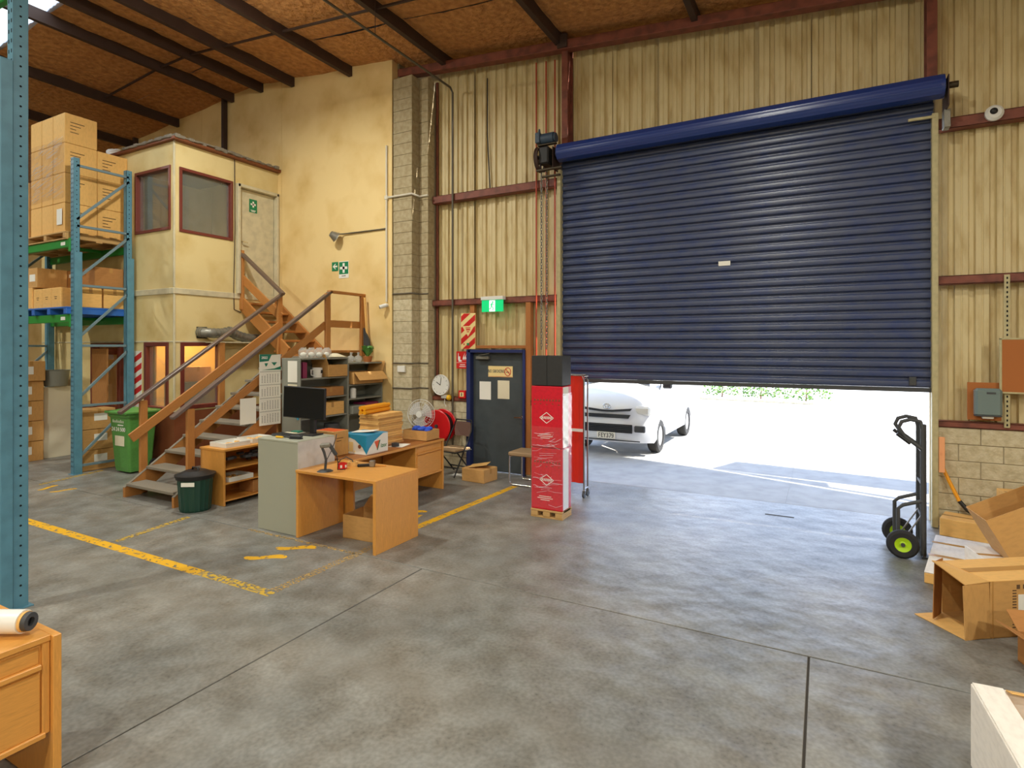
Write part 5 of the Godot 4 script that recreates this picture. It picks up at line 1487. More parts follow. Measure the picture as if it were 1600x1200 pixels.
func open_carton(called: String, label: String, s: Vector3, tf: Transform3D, m: String, flaps: Array, group := "") -> Node3D:
	# open-topped carton; flaps: opening angle of +x, -x, +z, -z flap (0 = none, measured from upright outwards)
	var t := thing(called, label, "box", tf.origin, 0.0, group)
	t.basis = tf.basis
	var th := 0.006
	var e := s / 2
	part(t, "base", mb().box(Vector3(0, th / 2, 0), Vector3(s.x, th, s.z)), m)
	for k in [-1, 1]:
		part(t, "wall", mb().box(Vector3(k * (e.x - th / 2), e.y, 0), Vector3(th, s.y, s.z)), m)
		part(t, "wall", mb().box(Vector3(0, e.y, k * (e.z - th / 2)), Vector3(s.x - 2 * th, s.y, th)), m)
	var dirs := [Vector3(1, 0, 0), Vector3(-1, 0, 0), Vector3(0, 0, 1), Vector3(0, 0, -1)]
	for i in 4:
		var a: float = flaps[i]
		if a == 0.0: continue
		var n: Vector3 = dirs[i]
		var hinge: Vector3 = n * (e.x if i < 2 else e.z) + Vector3(0, s.y, 0)
		var l: float = minf(s.x, s.z) * 0.5
		var d: Vector3 = Vector3.UP * cos(a) + n * sin(a)
		var side: Vector3 = Vector3.UP.cross(n)
		var w: float = (s.z if i < 2 else s.x) - 0.008
		part(t, "flap", mb().bar(hinge, hinge + d * l, w, 0.005, d.cross(side)), m)
	return t

func build_shelving():
	var g := "shelf_grey"
	for q in [["tall grey steel shelving unit with a notice on its end", -6.01, -6.97, 1.89, [0.1, 0.55, 0.975, 1.275, 1.575]], ["lower grey steel shelving unit against the plaster wall", -6.99, -7.8, 1.8, [0.1, 0.55, 0.95, 1.2, 1.43]]]:
		var t := thing("steel_shelving", q[0], "shelving")
		var zm: float = (q[1] + q[2]) / 2
		var l: float = q[1] - q[2]
		part(t, "side", mb().box(Vector3(-7.02, q[3] / 2, q[1]), Vector3(0.4, q[3], 0.02), 0.003), g)
		part(t, "side", mb().box(Vector3(-7.02, q[3] / 2, q[2]), Vector3(0.4, q[3], 0.02), 0.003), g)
		part(t, "back", mb().box(Vector3(-7.215, q[3] / 2, zm), Vector3(0.008, q[3], l)), g)
		part(t, "top", mb().box(Vector3(-7.02, q[3] - 0.012, zm), Vector3(0.4, 0.025, l), 0.003), g)
		for y in q[4]:
			part(t, "shelf", mb().box(Vector3(-7.02, y, zm), Vector3(0.39, 0.025, l - 0.03), 0.003), g)
	solo("shelf_notice", "white typed notice taped to the end of the tall shelving", "paper", mb().box(Vector3.ZERO, Vector3(0.2, 0.32, 0.003)), "paper", Vector3(-6.98, 1.69, -5.997), 0.0)
	solo("shelf_notice", "second white sheet below the typed notice on the shelving end", "paper", mb().box(Vector3.ZERO, Vector3(0.2, 0.2, 0.003)), "paper_cream", Vector3(-6.98, 1.4, -5.997), 0.0)
	solo("key_tag", "green and blue tags hanging on the shelving end", "tag", mb().box(Vector3(0.02, 0, 0), Vector3(0.03, 0.13, 0.01), 0.004).box(Vector3(-0.02, 0.01, 0), Vector3(0.025, 0.1, 0.01), 0.004), "teal", Vector3(-6.88, 1.04, -5.99))
	# on the shelves
	solo("magenta_file", "magenta file standing on the upper shelf", "file", mb().box(Vector3(0, 0.12, 0), Vector3(0.2, 0.24, 0.08), 0.004), "magenta", Vector3(-6.95, 1.588, -6.12))
	var mug := thing("white_mug", "white mug with a black mark on the upper shelf", "mug", Vector3(-6.9, 1.588, -6.4))
	part(mug, "cup", mb().lathe([Vector2(0.0, 0.0), Vector2(0.07, 0.0), Vector2(0.08, 0.15), Vector2(0.07, 0.15), Vector2(0.06, 0.01)], 20), "white_plastic")
	part(mug, "mark", mb().box(Vector3(0.076, 0.09, -0.02), Vector3(0.004, 0.05, 0.04)), "black")
	part(mug, "handle", mb().tube([Vector3(0.0, 0.12, 0.075), Vector3(0.0, 0.12, 0.12), Vector3(0.0, 0.04, 0.12), Vector3(0.0, 0.03, 0.07)], 0.01, 6), "white_plastic")
	open_carton("open_carton", "open brown carton on the upper shelf of the tall shelving", Vector3(0.36, 0.19, 0.4), Transform3D(Basis(), Vector3(-6.98, 1.588, -6.74)), "card", [0.0, 0.0, 0.4, 0.0])
	open_carton("open_carton", "open brown carton with spread flaps on the lower shelving", Vector3(0.36, 0.2, 0.7), Transform3D(Basis(), Vector3(-6.94, 1.444, -7.4)), "card", [2.4, 0.0, 0.0, 0.3])
	carton("cardboard_box", "small carton on the middle shelf behind the monitor", Vector3(0.3, 0.2, 0.5), Vector3(-6.98, 0.988, -6.65), 0.0, "card_pale", {})
	carton("cardboard_box", "flat brown box on the third shelf of the tall shelving", Vector3(0.34, 0.14, 0.55), Vector3(-6.98, 1.288, -6.6), 0.0, "card_dark", {})
	solo("blue_packet", "blue and white printed packet on the shelf beside the monitor", "packet", mb().box(Vector3(0, 0.11, 0), Vector3(0.1, 0.22, 0.18), 0.006), "blue_plastic", Vector3(-6.86, 0.563, -6.48))
	solo("cable_drum", "dark wound cable bundle on the shelf of the tall unit", "cable", mb().lathe([Vector2(0.03, 0.0), Vector2(0.12, 0.0), Vector2(0.13, 0.14), Vector2(0.12, 0.28), Vector2(0.03, 0.28)], 20), "dark_grey", Vector3(-6.92, 0.563, -6.72))
	solo("white_canister", "white canister on the lower shelving unit", "canister", mb().lathe([Vector2(0, 0), Vector2(0.05, 0), Vector2(0.05, 0.15), Vector2(0.03, 0.17), Vector2(0, 0.17)], 16), "white_plastic", Vector3(-6.88, 1.213, -7.15))
	carton("plastic_crate", "pink plastic crate on the lower shelving", Vector3(0.3, 0.16, 0.3), Vector3(-6.9, 0.963, -7.48), 0.0, "magenta", {"tape": false, "cat": "crate"})
	carton("plastic_crate", "grey plastic crate on the lower shelving", Vector3(0.3, 0.13, 0.3), Vector3(-6.9, 0.963, -7.16), 0.0, "shelf_grey", {"tape": false, "cat": "crate"})
	for i in 4:
		solo("cardboard_tube", "yellow cardboard tube lying on the pile of flat cartons", "tube", mb().cyl(Vector3(0, 0.03, -0.3), Vector3(0, 0.03, 0.3), 0.028, -1, 14), "tool_yellow", Vector3(-5.45 + (i % 2) * 0.066, 1.16 + (i / 2) * 0.055, -6.05), 0.15, "yellow tubes on the flat cartons")
	# on top
	for i in 4:
		var gj := thing("glass_jar", "clear glass jar on top of the tall shelving", "jar", Vector3(-6.9, 1.89, -6.13 - i * 0.155), 0.0, "glass jars on the shelving")
		part(gj, "glass", mb().lathe([Vector2(0.0, 0.0), Vector2(0.06, 0.0), Vector2(0.075, 0.06), Vector2(0.07, 0.12), Vector2(0.04, 0.15), Vector2(0.045, 0.16)], 18), "glassware")
		part(gj, "packing", mb().ball(Vector3(0, 0.05, 0), Vector3(0.05, 0.04, 0.05), 10, 6), "paper")
	solo("white_cloth", "folded white cloth on top of the tall shelving", "cloth", mb().grid(12, 12, func(u, v): return Vector3(lerpf(-0.15, 0.15, v), 0.01 + 0.06 * sin(u * PI) * sin(v * PI), lerpf(-0.16, 0.16, u)), true), "paper_cream", Vector3(-7.0, 1.89, -6.86))
	for i in 2:
		solo("plastic_bag", "small tied clear bag on top of the lower shelving", "bag", mb().ball(Vector3(0, 0.06, 0), Vector3(0.07, 0.06, 0.07), 12, 8).cyl(Vector3(0, 0.11, 0), Vector3(0.01, 0.17, 0), 0.012, 0.025, 8), "glassware", Vector3(-6.9, 1.8, -7.12 - i * 0.17), 0.0, "tied bags on the shelving")
	var pp := thing("potted_plant", "small green plant in a clay pot on the lower shelving", "plant", Vector3(-6.9, 1.8, -7.52))
	part(pp, "pot", mb().lathe([Vector2(0.0, 0.0), Vector2(0.06, 0.0), Vector2(0.085, 0.1), Vector2(0.07, 0.1), Vector2(0.0, 0.09)], 18), "cork")
	for i in 16:
		var a := i * 2.4
		var d := Vector3(cos(a), 0.0, sin(a))
		var hgt := 0.1 + 0.09 * rng.randf()
		part(pp, "leaf", mb().grid(4, 4, func(u, v): return Vector3(0, 0.1, 0) + d * (0.02 + 0.12 * v) + Vector3(-d.z, 0, d.x) * (u - 0.5) * 0.07 * sin(v * PI * 0.9 + 0.2) + Vector3(0, hgt * sin(v * 1.9), 0)), "green_plastic")

func sign_board(called: String, label: String, c: Vector3, w: float, h: float, m: String, turn := 0.0) -> Node3D:
	var t := thing(called, label, "sign", c, turn)
	part(t, "plate", mb().box(Vector3.ZERO, Vector3(w, h, 0.006), 0.001), m)
	return t

func build_wall_things():
	var z := ZG + 0.008
	# lit exit sign on the girt
	var e := thing("exit_sign", "lit green exit sign with a running figure above the side door", "exit sign", Vector3(-4.73, 2.75, -8.08))
	part(e, "housing", mb().box(Vector3(0, 0.1, 0), Vector3(0.42, 0.06, 0.1), 0.008), "white_plastic")
	part(e, "diffuser", mb().box(Vector3(0, -0.025, 0.02), Vector3(0.4, 0.19, 0.02), 0.003), "exit_green")
	part(e, "figure_panel", mb().box(Vector3(0.0, -0.025, 0.031), Vector3(0.11, 0.18, 0.002)), "exit_white")
	part(e, "running_figure", mb().ball(Vector3(0.01, 0.035, 0.033), Vector3(0.014, 0.014, 0.002), 10, 6).bar(Vector3(0.0, 0.02, 0.033), Vector3(-0.015, -0.03, 0.033), 0.002, 0.022).bar(Vector3(-0.015, -0.03, 0.033), Vector3(0.02, -0.06, 0.033), 0.002, 0.012).bar(Vector3(0.02, -0.06, 0.033), Vector3(0.01, -0.1, 0.033), 0.002, 0.01).bar(Vector3(-0.015, -0.03, 0.033), Vector3(-0.03, -0.07, 0.033), 0.002, 0.012).bar(Vector3(-0.03, -0.07, 0.033), Vector3(-0.055, -0.075, 0.033), 0.002, 0.01).bar(Vector3(0.0, 0.012, 0.033), Vector3(0.04, -0.01, 0.033), 0.002, 0.009).bar(Vector3(-0.004, 0.01, 0.033), Vector3(-0.04, -0.01, 0.033), 0.002, 0.009), "exit_green")
	var al := AreaLight3D.new()
	al.name = "light"
	e.add_child(al)
	al.position = Vector3(0, -0.03, 0.045)
	al.rotation.y = PI
	al.area_size = Vector2(0.4, 0.18)
	al.light_color = Color(0.8, 1.0, 0.93)
	al.light_energy = 0.12
	al.shadow_enabled = true
	# striped hazard board with a triangle
	var h := sign_board("hazard_sign", "tall red and cream striped hazard board left of the side door", Vector3(-5.25, 2.325, z), 0.29, 0.6, "sign_cream")
	for i in 5:
		var y := -0.42 + i * 0.19
		var q := Geometry2D.intersect_polygons(PackedVector2Array([Vector2(-0.14, y), Vector2(0.14, y + 0.22), Vector2(0.14, y + 0.32), Vector2(-0.14, y + 0.1)]), PackedVector2Array([Vector2(-0.14, -0.295), Vector2(0.14, -0.295), Vector2(0.14, 0.295), Vector2(-0.14, 0.295)]))
		for p in q: part(h, "stripe", mb().prism(p, 0.003, 0.0045), "sign_red")
	part(h, "triangle", mb().prism(PackedVector2Array([Vector2(-0.12, 0.085), Vector2(0.12, 0.085), Vector2(0.0, -0.09)]), 0.0046, 0.0056), "sign_cream")
	part(h, "caption", mb().box(Vector3(0, 0.055, 0.006), Vector3(0.1, 0.014, 0.001)).box(Vector3(0, 0.025, 0.006), Vector3(0.08, 0.02, 0.001)).box(Vector3(0, -0.01, 0.006), Vector3(0.05, 0.014, 0.001)).box(Vector3(-0.08, -0.22, 0.006), Vector3(0.02, 0.03, 0.001)), "sign_red")
	part(h, "green_mark", mb().box(Vector3(0.0, -0.22, 0.0062), Vector3(0.05, 0.04, 0.001)), "sign_green")
	# fire point sign with hand and flames
	var f := sign_board("fire_alarm_sign", "red fire sign with a white hand and flames beside the side door", Vector3(-5.36, 1.84, z), 0.25, 0.29, "sign_red")
	part(f, "hand", mb().box(Vector3(-0.07, 0.03, 0.004), Vector3(0.045, 0.06, 0.002)).box(Vector3(-0.085, 0.085, 0.004), Vector3(0.012, 0.06, 0.002)).box(Vector3(-0.05, -0.015, 0.004), Vector3(0.06, 0.03, 0.002)), "sign_white")
	for i in 3: part(f, "flame", mb().prism(PackedVector2Array([Vector2(0.01 + i * 0.033, -0.01), Vector2(0.035 + i * 0.033, 0.03), Vector2(0.03 + i * 0.033, 0.07), Vector2(0.05 + i * 0.033, 0.125 - i * 0.015), Vector2(0.02 + i * 0.033, 0.07), Vector2(0.002 + i * 0.033, 0.03)]), 0.003, 0.005), "sign_white")
	part(f, "rule", mb().box(Vector3(0, -0.045, 0.004), Vector3(0.25, 0.004, 0.002)).box(Vector3(0, -0.08, 0.004), Vector3(0.1, 0.012, 0.002)).box(Vector3(0, -0.11, 0.004), Vector3(0.13, 0.01, 0.002)), "sign_white")
	# on the door leaf
	var zd := -8.213
	var ns := sign_board("no_smoking_sign", "cream no smoking sign on the grey side door", Vector3(-4.67, 1.655, zd), 0.46, 0.18, "sign_cream")
	text(ns, "NO SMOKING", 0.052, "ink", Vector3(-0.075, 0.005, 0.0035), 0.0, "lettering", 0.68)
	var ring := []
	for i in 24: ring.append(Vector3(0.14 + cos(i * TAU / 24) * 0.055, 0.0, 0.004) + Vector3(0, sin(i * TAU / 24) * 0.065, 0))
	part(ns, "prohibition_ring", mb().tube(ring, 0.006, 5, true).bar(Vector3(0.1, 0.045, 0.004), Vector3(0.18, -0.045, 0.004), 0.003, 0.012), "sign_red")
	part(ns, "cigarette", mb().box(Vector3(0.14, -0.008, 0.0035), Vector3(0.06, 0.012, 0.002)), "ink")
	part(ns, "underline", mb().box(Vector3(0.0, -0.082, 0.0035), Vector3(0.44, 0.005, 0.001)), "sign_red")
	solo("door_notice", "blank white notice on the side door near the hinges", "paper", mb().box(Vector3.ZERO, Vector3(0.22, 0.3, 0.003)), "paper", Vector3(-4.96, 1.335, zd))
	solo("door_notice", "typed cream notice below the no smoking sign", "paper", mb().box(Vector3.ZERO, Vector3(0.22, 0.3, 0.003)).box(Vector3(0, 0.1, 0.002), Vector3(0.12, 0.012, 0.001)), "paper_cream", Vector3(-4.61, 1.36, zd))
	var cp := thing("fire_call_point", "red break-glass call point left of the side door", "call point", Vector3(-5.36, 1.26, ZG - 0.01))
	part(cp, "box", mb().box(Vector3(0, 0, 0.02), Vector3(0.14, 0.135, 0.06), 0.008), "red")
	part(cp, "glass", mb().box(Vector3(0, 0.0, 0.051), Vector3(0.08, 0.075, 0.003)), "sign_cream")
	part(cp, "arrow", mb().box(Vector3(0, 0.0, 0.053), Vector3(0.02, 0.05, 0.002)), "ink")
	# clock
	var cl := thing("wall_clock", "round white wall clock on the cladding above the fan", "clock", Vector3(-5.77, 1.41, -8.1))
	var face := Basis(Vector3.RIGHT, PI / 2)
	part(cl, "case", mb().lathe([Vector2(0, 0), Vector2(0.175, 0.0), Vector2(0.18, 0.02), Vector2(0.17, 0.04), Vector2(0.165, 0.03), Vector2(0.0, 0.03)], 32, Vector3.ZERO, face), "white_plastic")
	part(cl, "hand", mb().bar(Vector3(0, 0, 0.034), Vector3(-0.08, 0.05, 0.034), 0.002, 0.01).bar(Vector3(0, 0, 0.036), Vector3(0.02, 0.13, 0.036), 0.002, 0.007), "black")
	var tk := mb()
	for i in 12: tk.obox(Transform3D(Basis(Vector3.BACK, i * TAU / 12), Vector3(-sin(i * TAU / 12) * 0.145, cos(i * TAU / 12) * 0.145, 0.033)), Vector3(0.006, 0.02, 0.002))
	part(cl, "hour_mark", tk, "ink")
	var plug := thing("yellow_plug", "yellow plug on a white socket below the clock", "plug", Vector3(-5.6, 1.2, -8.12))
	part(plug, "socket", mb().box(Vector3(-0.1, 0.01, 0), Vector3(0.16, 0.06, 0.04), 0.008), "white_plastic")
	part(plug, "plug_body", mb().ball(Vector3(0, 0, 0.04), Vector3(0.045, 0.05, 0.05), 12, 8), "yellow_plastic")
	part(plug, "lead", mb().tube([Vector3(-0.09, -0.02, 0.03), Vector3(-0.1, -0.1, 0.03), Vector3(-0.06, -0.16, 0.03)], 0.006, 6), "white_plastic")
	solo("switch_box", "small white switch box on the blockwork pier", "switch", mb().box(Vector3(0, 0, 0.02), Vector3(0.16, 0.11, 0.04), 0.006), "white_plastic", Vector3(-6.4, 1.68, ZB))
	# hose reel
	var hr := thing("hose_reel", "red fire hose reel on the block wall behind the fan", "hose reel", Vector3(-5.72, 0.73, -8.14))
	for zz in [0.06, 0.24]:
		part(hr, "flange", mb().lathe([Vector2(0.0, -0.006), Vector2(0.26, -0.012), Vector2(0.275, 0.0), Vector2(0.26, 0.012), Vector2(0.0, 0.006)], 32, Vector3(0, 0, zz), face), "red")
	part(hr, "hose", mb().lathe([Vector2(0.1, -0.08), Vector2(0.22, -0.08), Vector2(0.22, 0.08), Vector2(0.1, 0.08)], 28, Vector3(0, 0, 0.15), face), "black")
	part(hr, "axle", mb().cyl(Vector3(0, 0, -0.02), Vector3(0, 0, 0.27), 0.03), "dark_grey")
	# fan
	var fn := thing("pedestal_fan", "white pedestal fan in front of the hose reel", "fan", Vector3(-5.88, 0, -7.7), 0.25)
	part(fn, "base", mb().lathe([Vector2(0.0, 0.03), Vector2(0.18, 0.025), Vector2(0.2, 0.0)], 24), "white_plastic")
	part(fn, "pole", mb().cyl(Vector3(0, 0.02, 0), Vector3(0, 0.9, 0), 0.015), "white_plastic")
	part(fn, "motor", mb().cyl(Vector3(0, 0.95, -0.12), Vector3(0, 0.95, 0.02), 0.06, 0.05, 18), "white_plastic")
	var cage := mb()
	for k in 3:
		var rr: float = [0.24, 0.2, 0.12][k]
		for zz in ([0.0] if k == 0 else [0.05 + 0.02 * k, -0.03]):
			var rg := []
			for i in 32: rg.append(Vector3(cos(i * TAU / 32) * rr, 0.95 + sin(i * TAU / 32) * rr, zz + 0.03))
			cage.tube(rg, 0.005 if k == 0 else 0.003, 5, true)
	for i in 28:
		var a := i * TAU / 28
		var d := Vector3(cos(a), sin(a), 0)
		cage.tube([Vector3(0, 0.95, 0.12) + d * 0.04, Vector3(0, 0.95, 0.1) + d * 0.16, Vector3(0, 0.95, 0.03) + d * 0.24], 0.0016, 4)
	part(fn, "cage", cage, "white_plastic")
	for i in 3:
		var a := i * TAU / 3 + 0.4
		part(fn, "blade", mb().grid(6, 6, func(u, v):
			var r: float = lerpf(0.04, 0.2, v)
			var t: float = a + (u - 0.5) * 1.5
			return Vector3(cos(t) * r, 0.95 + sin(t) * r, 0.045 + 0.03 * (u - 0.5))), "fan_blade")
	part(fn, "hub", mb().cyl(Vector3(0, 0.95, 0.1), Vector3(0, 0.95, 0.125), 0.055, 0.05, 18), "white_plastic")
	folding_chair()
	carton("cardboard_box", "taped brown carton on the floor in front of the side door", Vector3(0.42, 0.2, 0.36), Vector3(-4.69, 0, -7.6), -0.08, "card", {})
	solo("carton_flap", "torn cardboard flap lying on the carton by the side door", "cardboard", mb().grid(4, 4, func(u, v): return Vector3(lerpf(-0.14, 0.16, u), 0.004 + 0.05 * u, lerpf(-0.14, 0.14, v))), "card_pale", Vector3(-4.72, 0.202, -7.62), 0.3)
	# chrome-legged seat behind the red cartons
	var ch := thing("visitor_chair", "tan seat on a bent chrome frame behind the red cartons", "chair", Vector3(-3.93, 0, -7.72))
	part(ch, "seat", mb().box(Vector3(0.0, 0.47, 0), Vector3(0.42, 0.06, 0.42), 0.025), "tan_cloth")
	for s in [-1, 1]:
		part(ch, "leg_frame", mb().tube([Vector3(-0.19, 0.44, s * 0.2), Vector3(-0.19, 0.06, s * 0.2), Vector3(-0.17, 0.02, s * 0.2), Vector3(0.2, 0.015, s * 0.2)], 0.012, 8), "chrome")
	part(ch, "cross_tube", mb().cyl(Vector3(-0.19, 0.43, -0.2), Vector3(-0.19, 0.43, 0.2), 0.012), "chrome")
	part(ch, "backrest", mb().box(Vector3(0.24, 0.72, 0), Vector3(0.05, 0.3, 0.42), 0.02), "tan_cloth")
	part(ch, "back_post", mb().cyl(Vector3(0.21, 0.46, 0.18), Vector3(0.235, 0.85, 0.18), 0.012).cyl(Vector3(0.21, 0.46, -0.18), Vector3(0.235, 0.85, -0.18), 0.012), "chrome")
	# first aid signs on the plaster wall
	var fa := sign_board("first_aid_sign", "large green and white first aid cross on the plaster wall", Vector3(-7.755, 3.48, ZB + 0.005), 0.24, 0.31, "sign_white")
	part(fa, "green_field", mb().box(Vector3(0, 0.03, 0.0035), Vector3(0.225, 0.225, 0.002)), "sign_green")
	part(fa, "cross", mb().box(Vector3(0, 0.03, 0.0052), Vector3(0.05, 0.18, 0.002)).box(Vector3(0, 0.03, 0.0052), Vector3(0.18, 0.05, 0.002)), "sign_white")
	part(fa, "caption", mb().box(Vector3(0, -0.115, 0.004), Vector3(0.1, 0.014, 0.002)), "ink")
	var ar := sign_board("arrow_sign", "small green arrow sign beside the first aid cross", Vector3(-7.975, 3.55, ZB + 0.005), 0.155, 0.165, "sign_green")
	part(ar, "arrow", mb().prism(PackedVector2Array([Vector2(-0.055, 0), Vector2(0.005, 0.05), Vector2(0.03, 0.05), Vector2(-0.01, 0.015), Vector2(0.06, 0.015), Vector2(0.06, -0.015), Vector2(-0.01, -0.015), Vector2(0.03, -0.05), Vector2(0.005, -0.05)]), 0.003, 0.005), "sign_white")
	# right of the roller door
	var pb := thing("pin_board", "brown cork board with a pale frame on the right wall bay", "notice board", Vector3(2.3, 1.85, -8.11))
	part(pb, "cork", mb().box(Vector3.ZERO, Vector3(1.18, 0.57, 0.02)), "cork")
	part(pb, "frame", mb().box(Vector3(0, 0.295, 0), Vector3(1.22, 0.02, 0.03), 0.003).box(Vector3(0, -0.295, 0), Vector3(1.22, 0.02, 0.03), 0.003).box(Vector3(-0.6, 0, 0), Vector3(0.02, 0.6, 0.03), 0.003).box(Vector3(0.6, 0, 0), Vector3(0.02, 0.6, 0.03), 0.003), "guide")
	var su := thing("slotted_upright", "cream slotted shelving strip behind the cork board", "bracket strip", Vector3(1.76, 0, -8.135))
	part(su, "strip", mb().box(Vector3(0, 2.01, 0), Vector3(0.05, 1.68, 0.02), 0.003), "guide")
	var sl := mb()
	for i in 32: sl.box(Vector3(0, 1.2 + i * 0.052, 0.0105), Vector3(0.014, 0.024, 0.002))
	var so := part(su, "slots", sl, "rack_hole")
	so.set_meta("kind", "stuff")
	var dp := thing("towel_dispenser", "smoky plastic paper towel dispenser on a timber back plate", "dispenser", Vector3(1.565, 1.45, -8.15))
	part(dp, "back_plate", mb().box(Vector3(0, 0, 0), Vector3(0.3, 0.42, 0.018), 0.003), "cork")
	part(dp, "cover", mb().box(Vector3(0.02, -0.005, 0.06), Vector3(0.24, 0.31, 0.11), 0.035), "smoke_plastic")
	part(dp, "window", mb().box(Vector3(0.04, 0.1, 0.117), Vector3(0.08, 0.02, 0.003)), "dark_grey")
	part(dp, "paper_end", mb().box(Vector3(0.02, -0.17, 0.06), Vector3(0.1, 0.03, 0.05), 0.008), "paper")
	part(dp, "base_lip", mb().box(Vector3(0.02, -0.15, 0.06), Vector3(0.23, 0.02, 0.1), 0.006), "dark_grey")
	solo("timber_block", "orange timber block with a bolt on the door jamb", "block", mb().box(Vector3(0, 0, 0), Vector3(0.055, 0.4, 0.04), 0.004).cyl(Vector3(0, 0.02, 0.02), Vector3(0, 0.02, 0.03), 0.012, -1, 8), "tool_orange", Vector3(1.165, 0.84, -8.03))
	var tl := thing("long_handled_tool", "tool with a yellow and black handle leaning on the block wall", "tool")
	part(tl, "grip", mb().tube([Vector3(1.17, 0.72, -8.13), Vector3(1.25, 0.52, -8.1), Vector3(1.33, 0.33, -8.06)], 0.02, 10), "tool_yellow")
	part(tl, "shaft", mb().tube([Vector3(1.33, 0.33, -8.06), Vector3(1.4, 0.24, -8.04), Vector3(1.44, 0.215, -8.03)], 0.022, 10), "black")

func folding_chair():
	var t := thing("folding_chair", "brown padded folding chair in front of the block wall", "chair", Vector3(-5.25, 0, -7.72), -0.12)
	part(t, "seat", mb().box(Vector3(0, 0.42, 0.02), Vector3(0.4, 0.035, 0.38), 0.015), "tan_cloth")
	part(t, "seat_frame", mb().tube([Vector3(-0.21, 0.4, -0.18), Vector3(-0.21, 0.4, 0.2), Vector3(0.21, 0.4, 0.2), Vector3(0.21, 0.4, -0.18)], 0.012, 8), "black")
	part(t, "backrest", mb().grid(8, 6, func(u, v): return Vector3(lerpf(-0.17, 0.17, u) * (0.86 + 0.14 * sin(v * PI)), lerpf(0.6, 0.83, v), -0.2 - 0.03 * sin(u * PI) - 0.03 * v)).box(Vector3(0, 0.715, -0.235), Vector3(0.31, 0.2, 0.015), 0.006), "brown_cloth", "brown padded backrest")
	part(t, "back_frame", mb().tube([Vector3(-0.21, 0.02, 0.24), Vector3(-0.21, 0.4, 0.0), Vector3(-0.2, 0.7, -0.2), Vector3(-0.16, 0.86, -0.25), Vector3(0.16, 0.86, -0.25), Vector3(0.2, 0.7, -0.2), Vector3(0.21, 0.4, 0.0), Vector3(0.21, 0.02, 0.24)], 0.012, 8), "black")
	for s in [-1, 1]:
		part(t, "rear_leg", mb().tube([Vector3(s * 0.19, 0.4, 0.15), Vector3(s * 0.19, 0.02, -0.22)], 0.012, 8), "black")
	part(t, "stretcher", mb().cyl(Vector3(-0.19, 0.12, -0.13), Vector3(0.19, 0.12, -0.13), 0.01, -1, 8).cyl(Vector3(-0.21, 0.15, 0.16), Vector3(0.21, 0.15, 0.16), 0.01, -1, 8), "black")

